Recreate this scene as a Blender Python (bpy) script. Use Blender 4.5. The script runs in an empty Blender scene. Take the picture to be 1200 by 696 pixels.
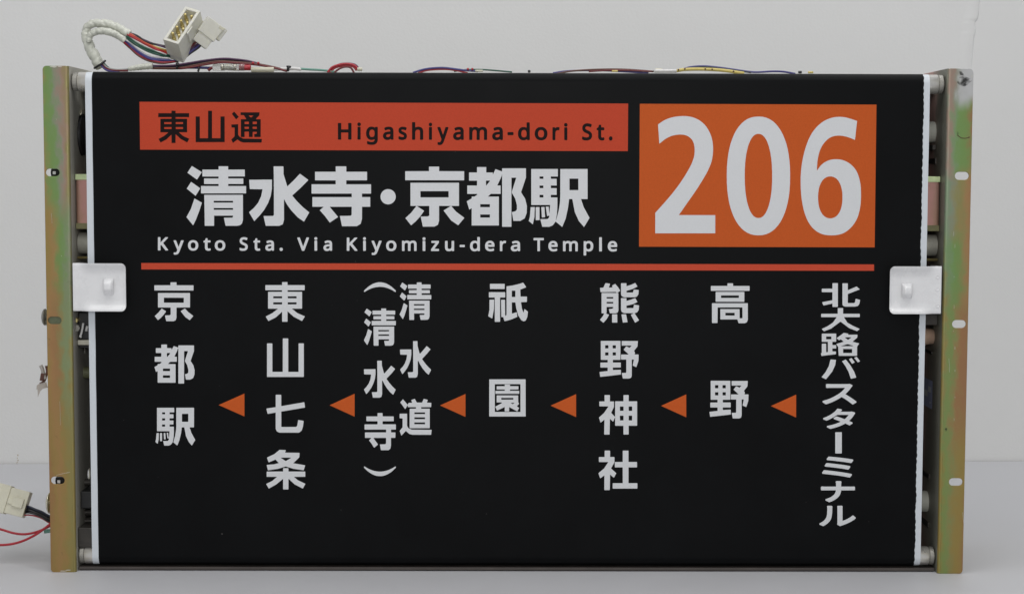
import bpy, bmesh, math, random
from mathutils import Vector, Matrix, noise
from mathutils.geometry import tessellate_polygon

# ------------------------------------------------------------------ scene, camera, world, lights, exposure
sc = bpy.context.scene
COL = sc.collection
random.seed(7)

# camera: position (m), pitch down, yaw, roll
CAM_POS = Vector((-0.00474, -2.04292, 0.47589))
PITCH, YAW, ROLL = 0.0725794, 0.0046200, -0.0027397
FPX = 2050.0                       # focal length for a 1200 px wide frame
def cam_axes():
    cp, sp = math.cos(PITCH), math.sin(PITCH); cy, sy = math.cos(YAW), math.sin(YAW)
    fwd = Vector((sy*cp, cy*cp, -sp)); right = Vector((cy, -sy, 0)); down = fwd.cross(right)
    cr, sr = math.cos(ROLL), math.sin(ROLL)
    return cr*right + sr*down, -sr*right + cr*down, fwd
AX_R, AX_D, AX_F = cam_axes()
cd = bpy.data.cameras.new('camera'); cam = bpy.data.objects.new('camera', cd); COL.objects.link(cam)
cd.sensor_width = 36.0; cd.sensor_fit = 'HORIZONTAL'; cd.lens = FPX/1200.0*36.0; cd.clip_start = 0.05; cd.clip_end = 60
M = Matrix((AX_R, -AX_D, -AX_F)).transposed().to_4x4(); M.translation = CAM_POS
cam.matrix_world = M
sc.camera = cam

world = bpy.data.worlds.new('World'); sc.world = world; world.use_nodes = True
bg = world.node_tree.nodes['Background']; bg.inputs[0].default_value = (0.93, 0.96, 1.0, 1); bg.inputs[1].default_value = 0.36

def area(name, loc, target, sx, sy, power, col):
    ld = bpy.data.lights.new(name, 'AREA'); ld.shape = 'RECTANGLE'; ld.size = sx; ld.size_y = sy; ld.energy = power; ld.color = col
    o = bpy.data.objects.new(name, ld); COL.objects.link(o); o.location = loc
    o.rotation_euler = (Vector(target)-Vector(loc)).to_track_quat('-Z', 'Y').to_euler()
area('ceiling_light_front', (-0.5, -1.3, 2.3), (0, 0.1, 0.3), 2.4, 0.9, 14, (1.0, 0.985, 0.96))
area('ceiling_light_back', (0.3, 0.1, 2.4), (0, 0.5, 0.2), 2.6, 0.8, 15, (0.98, 0.99, 1.0))
area('spot_front_right', (0.9, -1.1, 2.9), (0, 0, 0.2), 0.3, 0.3, 10, (1.0, 0.985, 0.96))
area('fill_behind_camera', (0.0, -3.2, 0.95), (0, 0, 0.3), 0.6, 0.6, 19, (1.0, 0.99, 0.97))  # added frontal fill, brightens the gaps and the lower part of the sign
vs = sc.view_settings; vs.view_transform = 'Standard'; vs.look = 'None'; vs.gamma = 1.0; vs.use_curve_mapping = False; vs.exposure = 0.05

def at(px, py, Y):
    """point on the vertical plane y = Y (m) that stands where the photograph shows it"""
    d = AX_R*((px-600)/FPX) + AX_D*((py-348)/FPX) + AX_F
    return CAM_POS + d*((Y-CAM_POS.y)/d.y)

# ------------------------------------------------------------------ object helpers
def link(name, me, mat=None, parent=None, smooth=False):
    o = bpy.data.objects.new(name, me); COL.objects.link(o)
    if mat is not None:
        me.materials.clear(); me.materials.append(mat)
    if parent is not None: o.parent = parent
    if smooth:
        for p in me.polygons: p.use_smooth = True
    return o
def obj(name, bm, mat, parent=None, smooth=False):
    bmesh.ops.recalc_face_normals(bm, faces=bm.faces[:])
    me = bpy.data.meshes.new(name); bm.to_mesh(me); bm.free()
    return link(name, me, mat, parent, smooth)
def thing(name, label, cat, loc=(0, 0, 0), group=None):
    o = bpy.data.objects.new(name, None); COL.objects.link(o); o.location = loc; o.empty_display_size = 0.05
    o['label'] = label; o['category'] = cat
    if group: o['group'] = group
    return o
def move_to(root, loc):
    """shift the origin of a thing without moving its meshes"""
    root.location = loc
    for c in root.children: c.location = -Vector(loc)
def box(bm, x0, x1, y0, y1, z0, z1, bev=0.0, seg=2):
    r = bmesh.ops.create_cube(bm, size=1.0); vs_ = r['verts']
    for v in vs_:
        v.co = Vector(((x0+x1)/2+v.co.x*(x1-x0), (y0+y1)/2+v.co.y*(y1-y0), (z0+z1)/2+v.co.z*(z1-z0)))
    if bev > 0:
        es = list({e for v in vs_ for e in v.link_edges})
        bmesh.ops.bevel(bm, geom=es, offset=bev, segments=seg, profile=0.6, affect='EDGES')
def tube(bm, pts, rad, sides=10, cap=True):
    """tube through points; rad a number or a function of 0..1 or list"""
    n = len(pts); pts = [Vector(p) for p in pts]
    T = [(pts[min(i+1, n-1)]-pts[max(i-1, 0)]).normalized() for i in range(n)]
    up = Vector((0, 0, 1)) if abs(T[0].z) < 0.9 else Vector((0, 1, 0))
    N = T[0].cross(up).normalized(); rings = []
    for i in range(n):
        N = (N - T[i]*N.dot(T[i])).normalized(); B = T[i].cross(N)
        ring = []
        for k in range(sides):
            a = 2*math.pi*k/sides
            r = rad(i/(n-1), a) if callable(rad) else rad
            ring.append(bm.verts.new(pts[i] + (N*math.cos(a)+B*math.sin(a))*r))
        rings.append(ring)
    for a, b in zip(rings, rings[1:]):
        for k in range(sides):
            bm.faces.new((a[k], a[(k+1) % sides], b[(k+1) % sides], b[k]))
    if cap:
        bm.faces.new(rings[0][::-1]); bm.faces.new(rings[-1])
def spline(pts, n=6):
    pts = [Vector(p) for p in pts]; out = []
    for i in range(len(pts)-1):
        p0 = pts[max(i-1, 0)]; p1 = pts[i]; p2 = pts[i+1]; p3 = pts[min(i+2, len(pts)-1)]
        for k in range(n):
            t = k/n
            out.append(0.5*((2*p1)+(p2-p0)*t+(2*p0-5*p1+4*p2-p3)*t*t+(3*p1-p0-3*p2+p3)*t**3))
    out.append(pts[-1]); return out
def cyl(bm, p0, p1, r, sides=24, r2=None, cham=0.0):
    p0 = Vector(p0); p1 = Vector(p1); d = (p1-p0).normalized()
    r2 = r if r2 is None else r2
    up = Vector((0, 0, 1)) if abs(d.z) < 0.9 else Vector((0, 1, 0))
    N = d.cross(up).normalized(); B = d.cross(N)
    prof = [(0, r)] if cham == 0 else [(0, r-cham), (cham, r)]
    L = (p1-p0).length
    prof += [(L, r2)] if cham == 0 else [(L-cham, r2), (L, r2-cham)]
    rings = [[bm.verts.new(p0+d*h+(N*math.cos(2*math.pi*k/sides)+B*math.sin(2*math.pi*k/sides))*q) for k in range(sides)] for h, q in prof]
    for a, b in zip(rings, rings[1:]):
        for k in range(sides): bm.faces.new((a[k], a[(k+1) % sides], b[(k+1) % sides], b[k]))
    bm.faces.new(rings[0][::-1]); bm.faces.new(rings[-1])
def plate(rings2d, thick, bevel, frame):
    """flat sheet with holes: rings2d in 2D metres, extruded to thick, mapped by frame(u, v, w) with w in 0..thick; returns bmesh"""
    cu = bpy.data.curves.new('sheet', 'CURVE'); cu.dimensions = '2D'; cu.fill_mode = 'BOTH'
    cu.extrude = thick/2-bevel; cu.bevel_depth = bevel; cu.bevel_resolution = 1; cu.offset = -bevel
    for r in rings2d:
        s = cu.splines.new('POLY'); s.points.add(len(r)-1); s.use_cyclic_u = True
        for i, (x, y) in enumerate(r): s.points[i].co = (x, y, 0, 1)
    o = bpy.data.objects.new('sheet', cu); COL.objects.link(o)
    dg = bpy.context.evaluated_depsgraph_get(); me = bpy.data.meshes.new_from_object(o.evaluated_get(dg))
    bm = bmesh.new(); bm.from_mesh(me); bpy.data.objects.remove(o); bpy.data.curves.remove(cu); bpy.data.meshes.remove(me)
    bmesh.ops.remove_doubles(bm, verts=bm.verts[:], dist=1e-6)
    for v in bm.verts: v.co = frame(v.co.x, v.co.y, v.co.z+thick/2)
    return bm
def merge(bm, other):
    me = bpy.data.meshes.new('tmp'); other.to_mesh(me); other.free(); bm.from_mesh(me); bpy.data.meshes.remove(me)
def circ(cx, cy, r, n=24, ry=None): return [(cx+r*math.cos(2*math.pi*k/n), cy+(ry or r)*math.sin(2*math.pi*k/n)) for k in range(n)]
def slot(cx, cy, w, h, n=8):
    r = h/2; o = []
    for s, a0 in ((1, -90), (-1, 90)):
        for k in range(n+1):
            a = math.radians(a0+180*k/n); o.append((cx+s*(w/2-r)+r*math.cos(a), cy+r*math.sin(a)))
    return o
def rrect(x0, y0, x1, y1, r, n=5):
    rr = r if isinstance(r, (list, tuple)) else (r,)*4     # bl, br, tr, tl
    o = []
    for (cx, cy, a0, q) in ((x0, y0, 180, rr[0]), (x1, y0, 270, rr[1]), (x1, y1, 0, rr[2]), (x0, y1, 90, rr[3])):
        sx = 1 if cx == x0 else -1; sy = 1 if cy == y0 else -1
        if q <= 0: o.append((cx, cy)); continue
        for k in range(n+1):
            a = math.radians(a0+90*k/n); o.append((cx+sx*q+q*math.cos(a), cy+sy*q+q*math.sin(a)))
    return o

# ------------------------------------------------------------------ materials
def mat(name, col, rough=0.5, metal=0.0, spec=0.5, var=0.0, vscale=40, bump=0.0, bscale=400, coat=0.0, sss=0.0, trans=0.0, rvar=0.0):
    m = bpy.data.materials.new(name); m.use_nodes = True; nt = m.node_tree; N = nt.nodes; L = nt.links
    b = N['Principled BSDF']; b.inputs['Base Color'].default_value = (*col, 1); b.inputs['Roughness'].default_value = rough
    b.inputs['Metallic'].default_value = metal; b.inputs['Specular IOR Level'].default_value = spec
    b.inputs['Coat Weight'].default_value = coat; b.inputs['Subsurface Weight'].default_value = sss
    b.inputs['Subsurface Radius'].default_value = (0.004, 0.004, 0.003); b.inputs['Transmission Weight'].default_value = trans
    tc = N.new('ShaderNodeTexCoord')
    if var > 0 or rvar > 0:
        n = N.new('ShaderNodeTexNoise'); n.inputs['Scale'].default_value = vscale; n.inputs['Detail'].default_value = 5; n.inputs['Roughness'].default_value = 0.65
        L.new(tc.outputs['Object'], n.inputs['Vector'])
        if var > 0:
            mr = N.new('ShaderNodeMapRange'); mr.inputs['From Min'].default_value = 0.3; mr.inputs['From Max'].default_value = 0.7
            mr.inputs['To Min'].default_value = 1-var; mr.inputs['To Max'].default_value = 1+var; L.new(n.outputs['Fac'], mr.inputs['Value'])
            mx = N.new('ShaderNodeVectorMath'); mx.operation = 'SCALE'; mx.inputs[0].default_value = col; L.new(mr.outputs[0], mx.inputs['Scale'])
            L.new(mx.outputs[0], b.inputs['Base Color'])
        if rvar > 0:
            m2 = N.new('ShaderNodeMapRange'); m2.inputs['From Min'].default_value = 0.3; m2.inputs['From Max'].default_value = 0.7
            m2.inputs['To Min'].default_value = rough-rvar; m2.inputs['To Max'].default_value = rough+rvar; L.new(n.outputs['Fac'], m2.inputs['Value'])
            L.new(m2.outputs[0], b.inputs['Roughness'])
    if bump > 0:
        n2 = N.new('ShaderNodeTexNoise'); n2.inputs['Scale'].default_value = bscale; n2.inputs['Detail'].default_value = 3
        L.new(tc.outputs['Object'], n2.inputs['Vector'])
        bp = N.new('ShaderNodeBump'); bp.inputs['Strength'].default_value = bump; bp.inputs['Distance'].default_value = 0.001
        L.new(n2.outputs['Fac'], bp.inputs['Height']); L.new(bp.outputs[0], b.inputs['Normal'])
    return m

def chromate(name, ramp, seed, sat=1.0, rough=0.42, ydep=7.0, off=0.0, zones=((0.25, 0.52),), amp=0.8):
    """yellow zinc chromate plating: wandering bands of green, pink, gold and brown"""
    m = bpy.data.materials.new(name); m.use_nodes = True; nt = m.node_tree; N = nt.nodes; L = nt.links
    b = N['Principled BSDF']; tc = N.new('ShaderNodeTexCoord'); sp = N.new('ShaderNodeSeparateXYZ'); L.new(tc.outputs['Object'], sp.inputs[0])
    def mth(op, a, bb=None):
        q = N.new('ShaderNodeMath'); q.operation = op
        for i, v in enumerate((a, bb)):
            if v is None: continue
            if isinstance(v, (int, float)): q.inputs[i].default_value = v
            else: L.new(v, q.inputs[i])
        return q.outputs[0]
    ax = mth('ABSOLUTE', sp.outputs[0])
    t = mth('ADD', mth('MULTIPLY', mth('SUBTRACT', ax, 0.508), 27.0), off)          # 0 inner edge .. about 0.85 outer edge
    t = mth('ADD', t, mth('MULTIPLY', sp.outputs[1], -ydep))
    mp = N.new('ShaderNodeMapping'); mp.inputs['Scale'].default_value = (17, 14, 6.0); mp.inputs['Location'].default_value = (seed, seed*1.7, seed*0.6)
    L.new(tc.outputs['Object'], mp.inputs[0])
    n = N.new('ShaderNodeTexNoise'); n.inputs['Scale'].default_value = 1.0; n.inputs['Detail'].default_value = 4; n.inputs['Roughness'].default_value = 0.42
    L.new(mp.outputs[0], n.inputs['Vector'])
    t = mth('ADD', t, mth('MULTIPLY', mth('SUBTRACT', n.outputs['Fac'], 0.5), amp))
    mp2 = N.new('ShaderNodeMapping'); mp2.inputs['Scale'].default_value = (130, 130, 75); L.new(tc.outputs['Object'], mp2.inputs[0])
    n2 = N.new('ShaderNodeTexNoise'); n2.inputs['Scale'].default_value = 1.0; n2.inputs['Detail'].default_value = 5; L.new(mp2.outputs[0], n2.inputs['Vector'])
    t = mth('ADD', t, mth('MULTIPLY', mth('SUBTRACT', n2.outputs['Fac'], 0.5), 0.52))
    # the scheme changes slowly from the foot to the head of the plate: one ramp per zone
    zn = mth('ADD', sp.outputs[2], mth('MULTIPLY', mth('SUBTRACT', n.outputs['Fac'], 0.5), 0.16))
    def mk(r):
        cr = N.new('ShaderNodeValToRGB'); el = cr.color_ramp.elements; cr.color_ramp.interpolation = 'B_SPLINE'
        while len(el) > 1: el.remove(el[-1])
        el[0].position = r[0][0]; el[0].color = (*r[0][1], 1)
        for p, c in r[1:]: e = el.new(p); e.color = (*c, 1)
        L.new(t, cr.inputs[0]); return cr.outputs[0]
    cur = mk(ramp[0])
    for (z0, z1), rp in zip(zones, ramp[1:]):
        zf = N.new('ShaderNodeMapRange'); zf.inputs['From Min'].default_value = z0; zf.inputs['From Max'].default_value = z1; zf.interpolation_type = 'SMOOTHSTEP'; L.new(zn, zf.inputs['Value'])
        mx = N.new('ShaderNodeMix'); mx.data_type = 'RGBA'; L.new(zf.outputs[0], mx.inputs[0]); L.new(cur, mx.inputs[6]); L.new(mk(rp), mx.inputs[7]); cur = mx.outputs[2]
    # little dark stains and scratches
    vr = N.new('ShaderNodeTexNoise'); vr.inputs['Scale'].default_value = 60; vr.inputs['Detail'].default_value = 6; vr.inputs['Roughness'].default_value = 0.7; L.new(tc.outputs['Object'], vr.inputs['Vector'])
    st = N.new('ShaderNodeMapRange'); st.inputs['From Min'].default_value = 0.63; st.inputs['From Max'].default_value = 0.74; st.inputs['To Max'].default_value = 0.55; L.new(vr.outputs['Fac'], st.inputs['Value'])
    mx2 = N.new('ShaderNodeMix'); mx2.data_type = 'RGBA'; L.new(st.outputs[0], mx2.inputs[0]); L.new(cur, mx2.inputs[6]); mx2.inputs[7].default_value = (0.07, 0.055, 0.035, 1)
    hs = N.new('ShaderNodeHueSaturation'); hs.inputs['Saturation'].default_value = sat; L.new(mx2.outputs[2], hs.inputs['Color'])
    L.new(hs.outputs[0], b.inputs['Base Color'])
    b.inputs['Metallic'].default_value = 0.55
    rr = N.new('ShaderNodeMapRange'); rr.inputs['To Min'].default_value = rough-0.1; rr.inputs['To Max'].default_value = rough+0.14; L.new(n2.outputs['Fac'], rr.inputs['Value']); L.new(rr.outputs[0], b.inputs['Roughness'])
    bp = N.new('ShaderNodeBump'); bp.inputs['Strength'].default_value = 0.12; bp.inputs['Distance'].default_value = 0.0005; L.new(n2.outputs['Fac'], bp.inputs['Height']); L.new(bp.outputs[0], b.inputs['Normal'])
    return m
GREEN = (0.175, 0.29, 0.09); PINK = (0.36, 0.215, 0.175); GOLD = (0.31, 0.225, 0.065); BROWN = (0.33, 0.175, 0.075); GREY = (0.25, 0.27, 0.205); PINK2 = (0.50, 0.25, 0.235)
OLIVE = (0.27, 0.245, 0.095); RED = (0.32, 0.155, 0.08); TEAL = (0.20, 0.30, 0.17); ORNG = (0.38, 0.21, 0.09); SILV = (0.50, 0.50, 0.50)
CHL = chromate('yellow_zinc_left', (
    [(0.0, GOLD), (0.2, OLIVE), (0.42, GOLD), (0.6, ORNG), (0.8, GOLD), (1.0, BROWN)],
    [(0.0, GOLD), (0.2, TEAL), (0.36, OLIVE), (0.52, BROWN), (0.75, ORNG), (0.95, GOLD)],
    [(0.0, OLIVE), (0.16, GREY), (0.34, GREEN), (0.5, GREEN), (0.68, ORNG), (0.9, GOLD)],
    [(0.0, OLIVE), (0.14, OLIVE), (0.32, PINK), (0.46, GREY), (0.60, GREEN), (0.8, GREEN), (0.95, ORNG)]), 3.1, zones=((0.16, 0.24), (0.29, 0.38), (0.42, 0.47)))
CHR = chromate('yellow_zinc_right', (
    [(0.0, GOLD), (0.14, GOLD), (0.30, GREEN), (0.46, OLIVE), (0.62, GOLD), (0.85, GOLD), (1.0, RED)],
    [(0.0, GOLD), (0.12, OLIVE), (0.28, GREEN), (0.42, OLIVE), (0.58, BROWN), (0.8, RED), (1.0, OLIVE)],
    [(0.0, OLIVE), (0.14, TEAL), (0.30, GREEN), (0.48, GREEN), (0.66, OLIVE), (0.85, ORNG), (1.0, RED)],
    [(0.0, GREY), (0.12, TEAL), (0.28, GREY), (0.45, OLIVE), (0.6, OLIVE), (0.8, ORNG), (1.0, RED)],
    [(0.0, GREY), (0.12, GREY), (0.28, PINK), (0.42, TEAL), (0.55, GREEN), (0.85, GREEN), (1.0, RED)],
    [(0.0, GREY), (0.12, GREY), (0.28, PINK), (0.42, GREY), (0.6, SILV), (1.0, SILV)]), 8.7, zones=((0.13, 0.2), (0.29, 0.34), (0.385, 0.42), (0.465, 0.50), (0.569, 0.588)))
CHB = chromate('yellow_zinc_beam', (
    [(0.0, GREEN), (0.2, GREY), (0.4, PINK2), (0.7, PINK2), (1.0, GOLD)],
    [(0.0, GREY), (0.2, GREEN), (0.4, PINK), (0.8, PINK2), (1.0, PINK)]), 1.3, ydep=0, off=1.0)
def inner_wall(name, front, back, seed):  # plating colours, brightened towards the back for light missing inside the gap
    m = chromate(name, ([(0.0, front), (0.5, front), (0.8, back), (1.0, back)],)*2, seed, rough=0.5, ydep=-9.0)
    m.node_tree.nodes['Principled BSDF'].inputs['Metallic'].default_value = 0.1; return m
ZWALL = inner_wall('plated_inner_wall_left', (0.40, 0.385, 0.335), (0.58, 0.57, 0.49), 5.5)
ZWALR = inner_wall('plated_inner_wall_right', (0.18, 0.18, 0.145), (0.52, 0.31, 0.28), 2.2)
ZINC = mat('zinc_steel', (0.30, 0.29, 0.26), 0.45, 0.6, var=0.25, vscale=30, rvar=0.1)
ALU = mat('brushed_aluminium', (0.80, 0.78, 0.74), 0.30, 0.75, var=0.04, vscale=60, rvar=0.04)
ALU_RING = mat('dull_collar', (0.33, 0.32, 0.29), 0.5, 0.7, var=0.15, vscale=200)
BLACKP = mat('black_plastic', (0.012, 0.012, 0.013), 0.45, bump=0.1)
DARK = mat('dark_steel', (0.05, 0.045, 0.04), 0.5, 0.4, var=0.3, vscale=60)
FILM_W = mat('white_film', (0.63, 0.67, 0.71), 0.55, bump=0.05, bscale=700)
FILM_K = mat('black_print', (0.0035, 0.0038, 0.0043), 0.45, spec=0.08, var=0.25, vscale=9, bump=0.10, bscale=1400, rvar=0.05)
INK_W = mat('white_ink', (0.665, 0.675, 0.69), 0.6, spec=0.12, var=0.025, vscale=600)
INK_K = mat('dark_ink', (0.010, 0.005, 0.005), 0.55, spec=0.1)
INK_R = mat('vermilion_ink', (0.50, 0.058, 0.0245), 0.55, spec=0.12, var=0.06, vscale=500)
INK_R2 = mat('vermilion_rule_ink', (0.54, 0.068, 0.032), 0.55, spec=0.12, var=0.04, vscale=500)
INK_O = mat('orange_ink', (0.53, 0.094, 0.0165), 0.55, spec=0.12, var=0.06, vscale=500)
INK_O2 = mat('orange_arrow_ink', (0.55, 0.098, 0.0175), 0.55, spec=0.12, var=0.05, vscale=500)
WPAINT = mat('white_enamel', (0.79, 0.79, 0.80), 0.28, spec=0.5, coat=0.3, var=0.035, vscale=45, rvar=0.06, bump=0.05, bscale=300)
NYLON = mat('milky_nylon', (0.80, 0.79, 0.71), 0.42, sss=0.6, trans=0.25, var=0.05, vscale=150)
NYLON_Y = mat('yellowed_nylon', (0.62, 0.60, 0.48), 0.4, sss=0.3, var=0.06, vscale=150)
SLEEVE = mat('grey_vinyl_sleeve', (0.56, 0.57, 0.50), 0.25, spec=0.6, var=0.16, vscale=70, bump=0.5, bscale=150)
BRASS = mat('brass_pin', (0.60, 0.50, 0.22), 0.35, 0.8)
TIN = mat('tinned_metal', (0.72, 0.68, 0.55), 0.25, 0.9)
GLASS = mat('clear_plastic', (0.86, 0.86, 0.84), 0.12, trans=0.85)
def vinyl(n, c): return mat(n, c, 0.36, spec=0.5, var=0.08, vscale=300)
W_RED = vinyl('red_vinyl', (0.40, 0.018, 0.03)); W_DRED = vinyl('dark_red_vinyl', (0.14, 0.012, 0.016)); W_BLUE = vinyl('blue_vinyl', (0.045, 0.04, 0.19))
W_NAVY = vinyl('navy_vinyl', (0.010, 0.014, 0.035)); W_BLK = vinyl('black_vinyl', (0.012, 0.012, 0.014)); W_GRN = vinyl('green_vinyl', (0.012, 0.075, 0.045))
W_WHT = vinyl('white_vinyl', (0.68, 0.67, 0.66)); W_YEL = vinyl('yellow_vinyl', (0.62, 0.50, 0.14)); W_PUR = vinyl('purple_vinyl', (0.07, 0.025, 0.07)); W_ORG = vinyl('orange_red_vinyl', (0.50, 0.07, 0.03))
W_BRN = vinyl('brown_vinyl', (0.10, 0.035, 0.022)); W_GRY = vinyl('grey_vinyl', (0.33, 0.34, 0.33)); W_TEAL = vinyl('teal_vinyl', (0.13, 0.30, 0.24))
STICK = mat('blue_grey_sticker', (0.36, 0.39, 0.58), 0.5, var=0.1, vscale=200)
STICK_W = mat('sticker_print', (0.70, 0.72, 0.72), 0.5)

# ------------------------------------------------------------------ setting
WALLM = mat('painted_wall', (0.735, 0.732, 0.722), 0.9, spec=0.2, var=0.012, vscale=6, bump=0.25, bscale=240)
TABM = mat('grey_laminate', (0.555, 0.555, 0.575), 0.5, spec=0.3, var=0.014, vscale=9, bump=0.12, bscale=500, rvar=0.04)
wa, wb = Vector((-0.79171, 0.76357, 0)), Vector((0.8103, 0.80758, 0))       # foot of the wall in view
wd = (wb-wa).normalized(); wn = Vector((-wd.y, wd.x, 0))
def W(u, z, off=0.0):                                                        # u along the wall, off towards the camera
    return wa + wd*u + Vector((0, 0, z)) - wn*off
bm = bmesh.new()
c = [W(-4, -0.9), W(6, -0.9), W(6, 3.2), W(-4, 3.2)]
f0 = [bm.verts.new(p) for p in c]; f1 = [bm.verts.new(p+wn*0.12) for p in c]
bm.faces.new(f0); bm.faces.new(f1[::-1])
for i in range(4): bm.faces.new((f0[i], f0[(i+1) % 4], f1[(i+1) % 4], f1[i]))
wall = obj('wall', bm, WALLM); wall['kind'] = 'structure'
# lifted seam of the wall covering, upper right
def wall_hit(px, py):
    d = AX_R*((px-600)/FPX)+AX_D*((py-348)/FPX)+AX_F; t = (wa-CAM_POS).dot(wn)/d.dot(wn); return CAM_POS+d*t
bm = bmesh.new()
pp = spline([wall_hit(*p) for p in ((1149, -60), (1147, -12), (1146, 8), (1144.5, 21), (1141, 28), (1142, 36), (1140, 45), (1138.6, 62), (1137, 82), (1135, 120))], 5)
rows = []
for i, p in enumerate(pp):
    fade = min(1, max(0, (len(pp)-1-i)/12)); h = 0.0030*fade*(0.6+0.5*noise.noise(Vector((0, 0, i*0.3))))
    w = 0.010
    rows.append([bm.verts.new(p+wd*(w*a)-wn*b) for a, b in ((-2.6, -0.0004), (-1.2, h*0.45), (-0.1, h), (0.12, h*0.55), (0.3, -0.0004))])
for a, b in zip(rows, rows[1:]):
    for k in range(4): bm.faces.new((a[k], a[k+1], b[k+1], b[k]))
obj('seam', bm, WALLM, wall, True)
bm = bmesh.new()
for (px, py, r) in ((21, 533, .9), (20.4, 536.4, .6), (21.2, 539, .8), (19.8, 542, .5), (20.8, 541, .5)):
    p = wall_hit(px, py); vs_ = [bm.verts.new(p-wn*0.0006+(wd*math.cos(a)*0.8+Vector((0, 0, 1))*math.sin(a)*1.4)*r*0.0012) for a in [k*math.pi/4 for k in range(8)]]
    bm.faces.new(vs_)
obj('stain', bm, mat('rust_speck', (0.45, 0.36, 0.24), 0.8), wall)
bm = bmesh.new()
a0, a1 = W(-3, 0, 0.003), W(5, 0, 0.003)
top = [Vector((a0.x, -3.4, 0)), Vector((a1.x, -3.4, 0)), a1, a0]
t0 = [bm.verts.new(p) for p in top]; t1 = [bm.verts.new(p-Vector((0, 0, 0.03))) for p in top]
bm.faces.new(t0); bm.faces.new(t1[::-1])
for i in range(4): bm.faces.new((t0[i], t0[(i+1) % 4], t1[(i+1) % 4], t1[i]))
tab = obj('tabletop', bm, TABM); tab['kind'] = 'structure'

# ------------------------------------------------------------------ the roll sign unit
sign = thing('roll_sign', 'black bus destination roll sign reading 206 on orange, in a plated steel frame', 'roll sign')
H = 0.5943; XO = 0.540; XI = 0.510; TH = 0.0022; DEP = 0.19; RB = 0.003
def pz(px, py, Y):
    p = at(px, py, Y); return p
def side_plate(s):
    m = CHL if s < 0 else CHR
    bm = bmesh.new()
    # flange with mounting slots
    cut = []
    slots = ((61.6, 202.3, 16.1, 8.7), (64.0, 375.5, 16, 8.8), (67.6, 562.6, 16.2, 9.0)) if s < 0 else ((1127.3, 206.3, 16.4, 9.2), (1123.9, 379.7, 16.3, 9.3), (1120.2, 564.5, 16.2, 9.0))
    for (px, py, w, h) in slots:
        p = pz(px, py, 0); cut.append(slot(p.x, p.z, w*0.001, h*0.001))
    if s < 0: ring = rrect(-XO, 0, -XI-RB, H, (0.004, 0, 0, 0.0045))
    else: ring = rrect(XI+RB, 0, XO, H, (0, 0.0045, 0.0055, 0))
    merge(bm, plate([ring]+cut, TH, 0.0004, lambda u, v, w: Vector((u, w, v))))
    # bend
    n = 7; prof = []
    for k in range(n+1):
        a = math.pi/2*k/n
        prof.append((XI+RB-RB*math.sin(a)*1.0, RB-RB*math.cos(a), XI+RB-(RB-TH)*math.sin(a), RB-(RB-TH)*math.cos(a)))
    lo = []; hi = []
    for z, L_ in ((0.0004, lo), (H-0.0004, hi)):
        for (xo, yo, xi_, yi) in prof: L_.append((bm.verts.new((s*xo, yo, z)), bm.verts.new((s*xi_, yi, z))))
    for k in range(n):
        for j in (0, 1): bm.faces.new((lo[k][j], lo[k+1][j], hi[k+1][j], hi[k][j]))
        bm.faces.new((lo[k][0], lo[k+1][0], lo[k+1][1], lo[k][1])); bm.faces.new((hi[k][0], hi[k+1][0], hi[k+1][1], hi[k][1]))
    # deep side wall with holes
    holes = [circ(0.064, 0.5165, 0.0265, 28)] if s < 0 else [circ(0.16, 0.5165, 0.012, 20)]
    if s < 0: holes += [slot(0.058, 0.262, 0.008, 0.017), circ(0.071, 0.105, 0.007, 16), circ(0.12, 0.3, 0.011, 16)]
    else: holes += [slot(0.13, 0.3, 0.03, 0.012), circ(0.15, 0.45, 0.008, 16)]
    holes[1] = [(0.058+0.004*math.cos(a), 0.262+0.009*math.sin(a)) for a in [k*math.pi/8 for k in range(16)]] if s < 0 else holes[1]
    ring = rrect(RB, 0, DEP, H, (0, 0.006, 0.006, 0))
    nf = len(bm.faces)
    merge(bm, plate([ring]+holes, TH, 0.0003, lambda u, v, w: Vector((s*(XI+w), u, v))))
    o = obj('side_plate', bm, m, sign); o.data.materials.append(ZWALL if s < 0 else ZWALR)
    for p in list(o.data.polygons)[nf:]:
        if abs(p.center.x) < XI+TH/2: p.material_index = 1
    return o
for s in (-1, 1): side_plate(s)
# turned-in ledges that join the ends: top plate, bottom rail, back panel
bm = bmesh.new(); box(bm, -XI+0.001, XI-0.001, 0.05, DEP-0.004, 0.584, 0.5862, 0.0005); obj('top_plate', bm, ZINC, sign)
bm = bmesh.new(); box(bm, -XI+0.001, XI-0.001, 0.0085, 0.175, 0.0012, 0.0046, 0.0008); obj('bottom_rail', bm, mat('brown_steel', (0.065, 0.054, 0.049), 0.6, 0.1, var=0.2), sign)
bm = bmesh.new(); box(bm, -XI+0.001, XI-0.001, DEP-0.004, DEP-0.002, 0.004, 0.583, 0.0005); obj('back_panel', bm, ZINC, sign)

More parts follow.
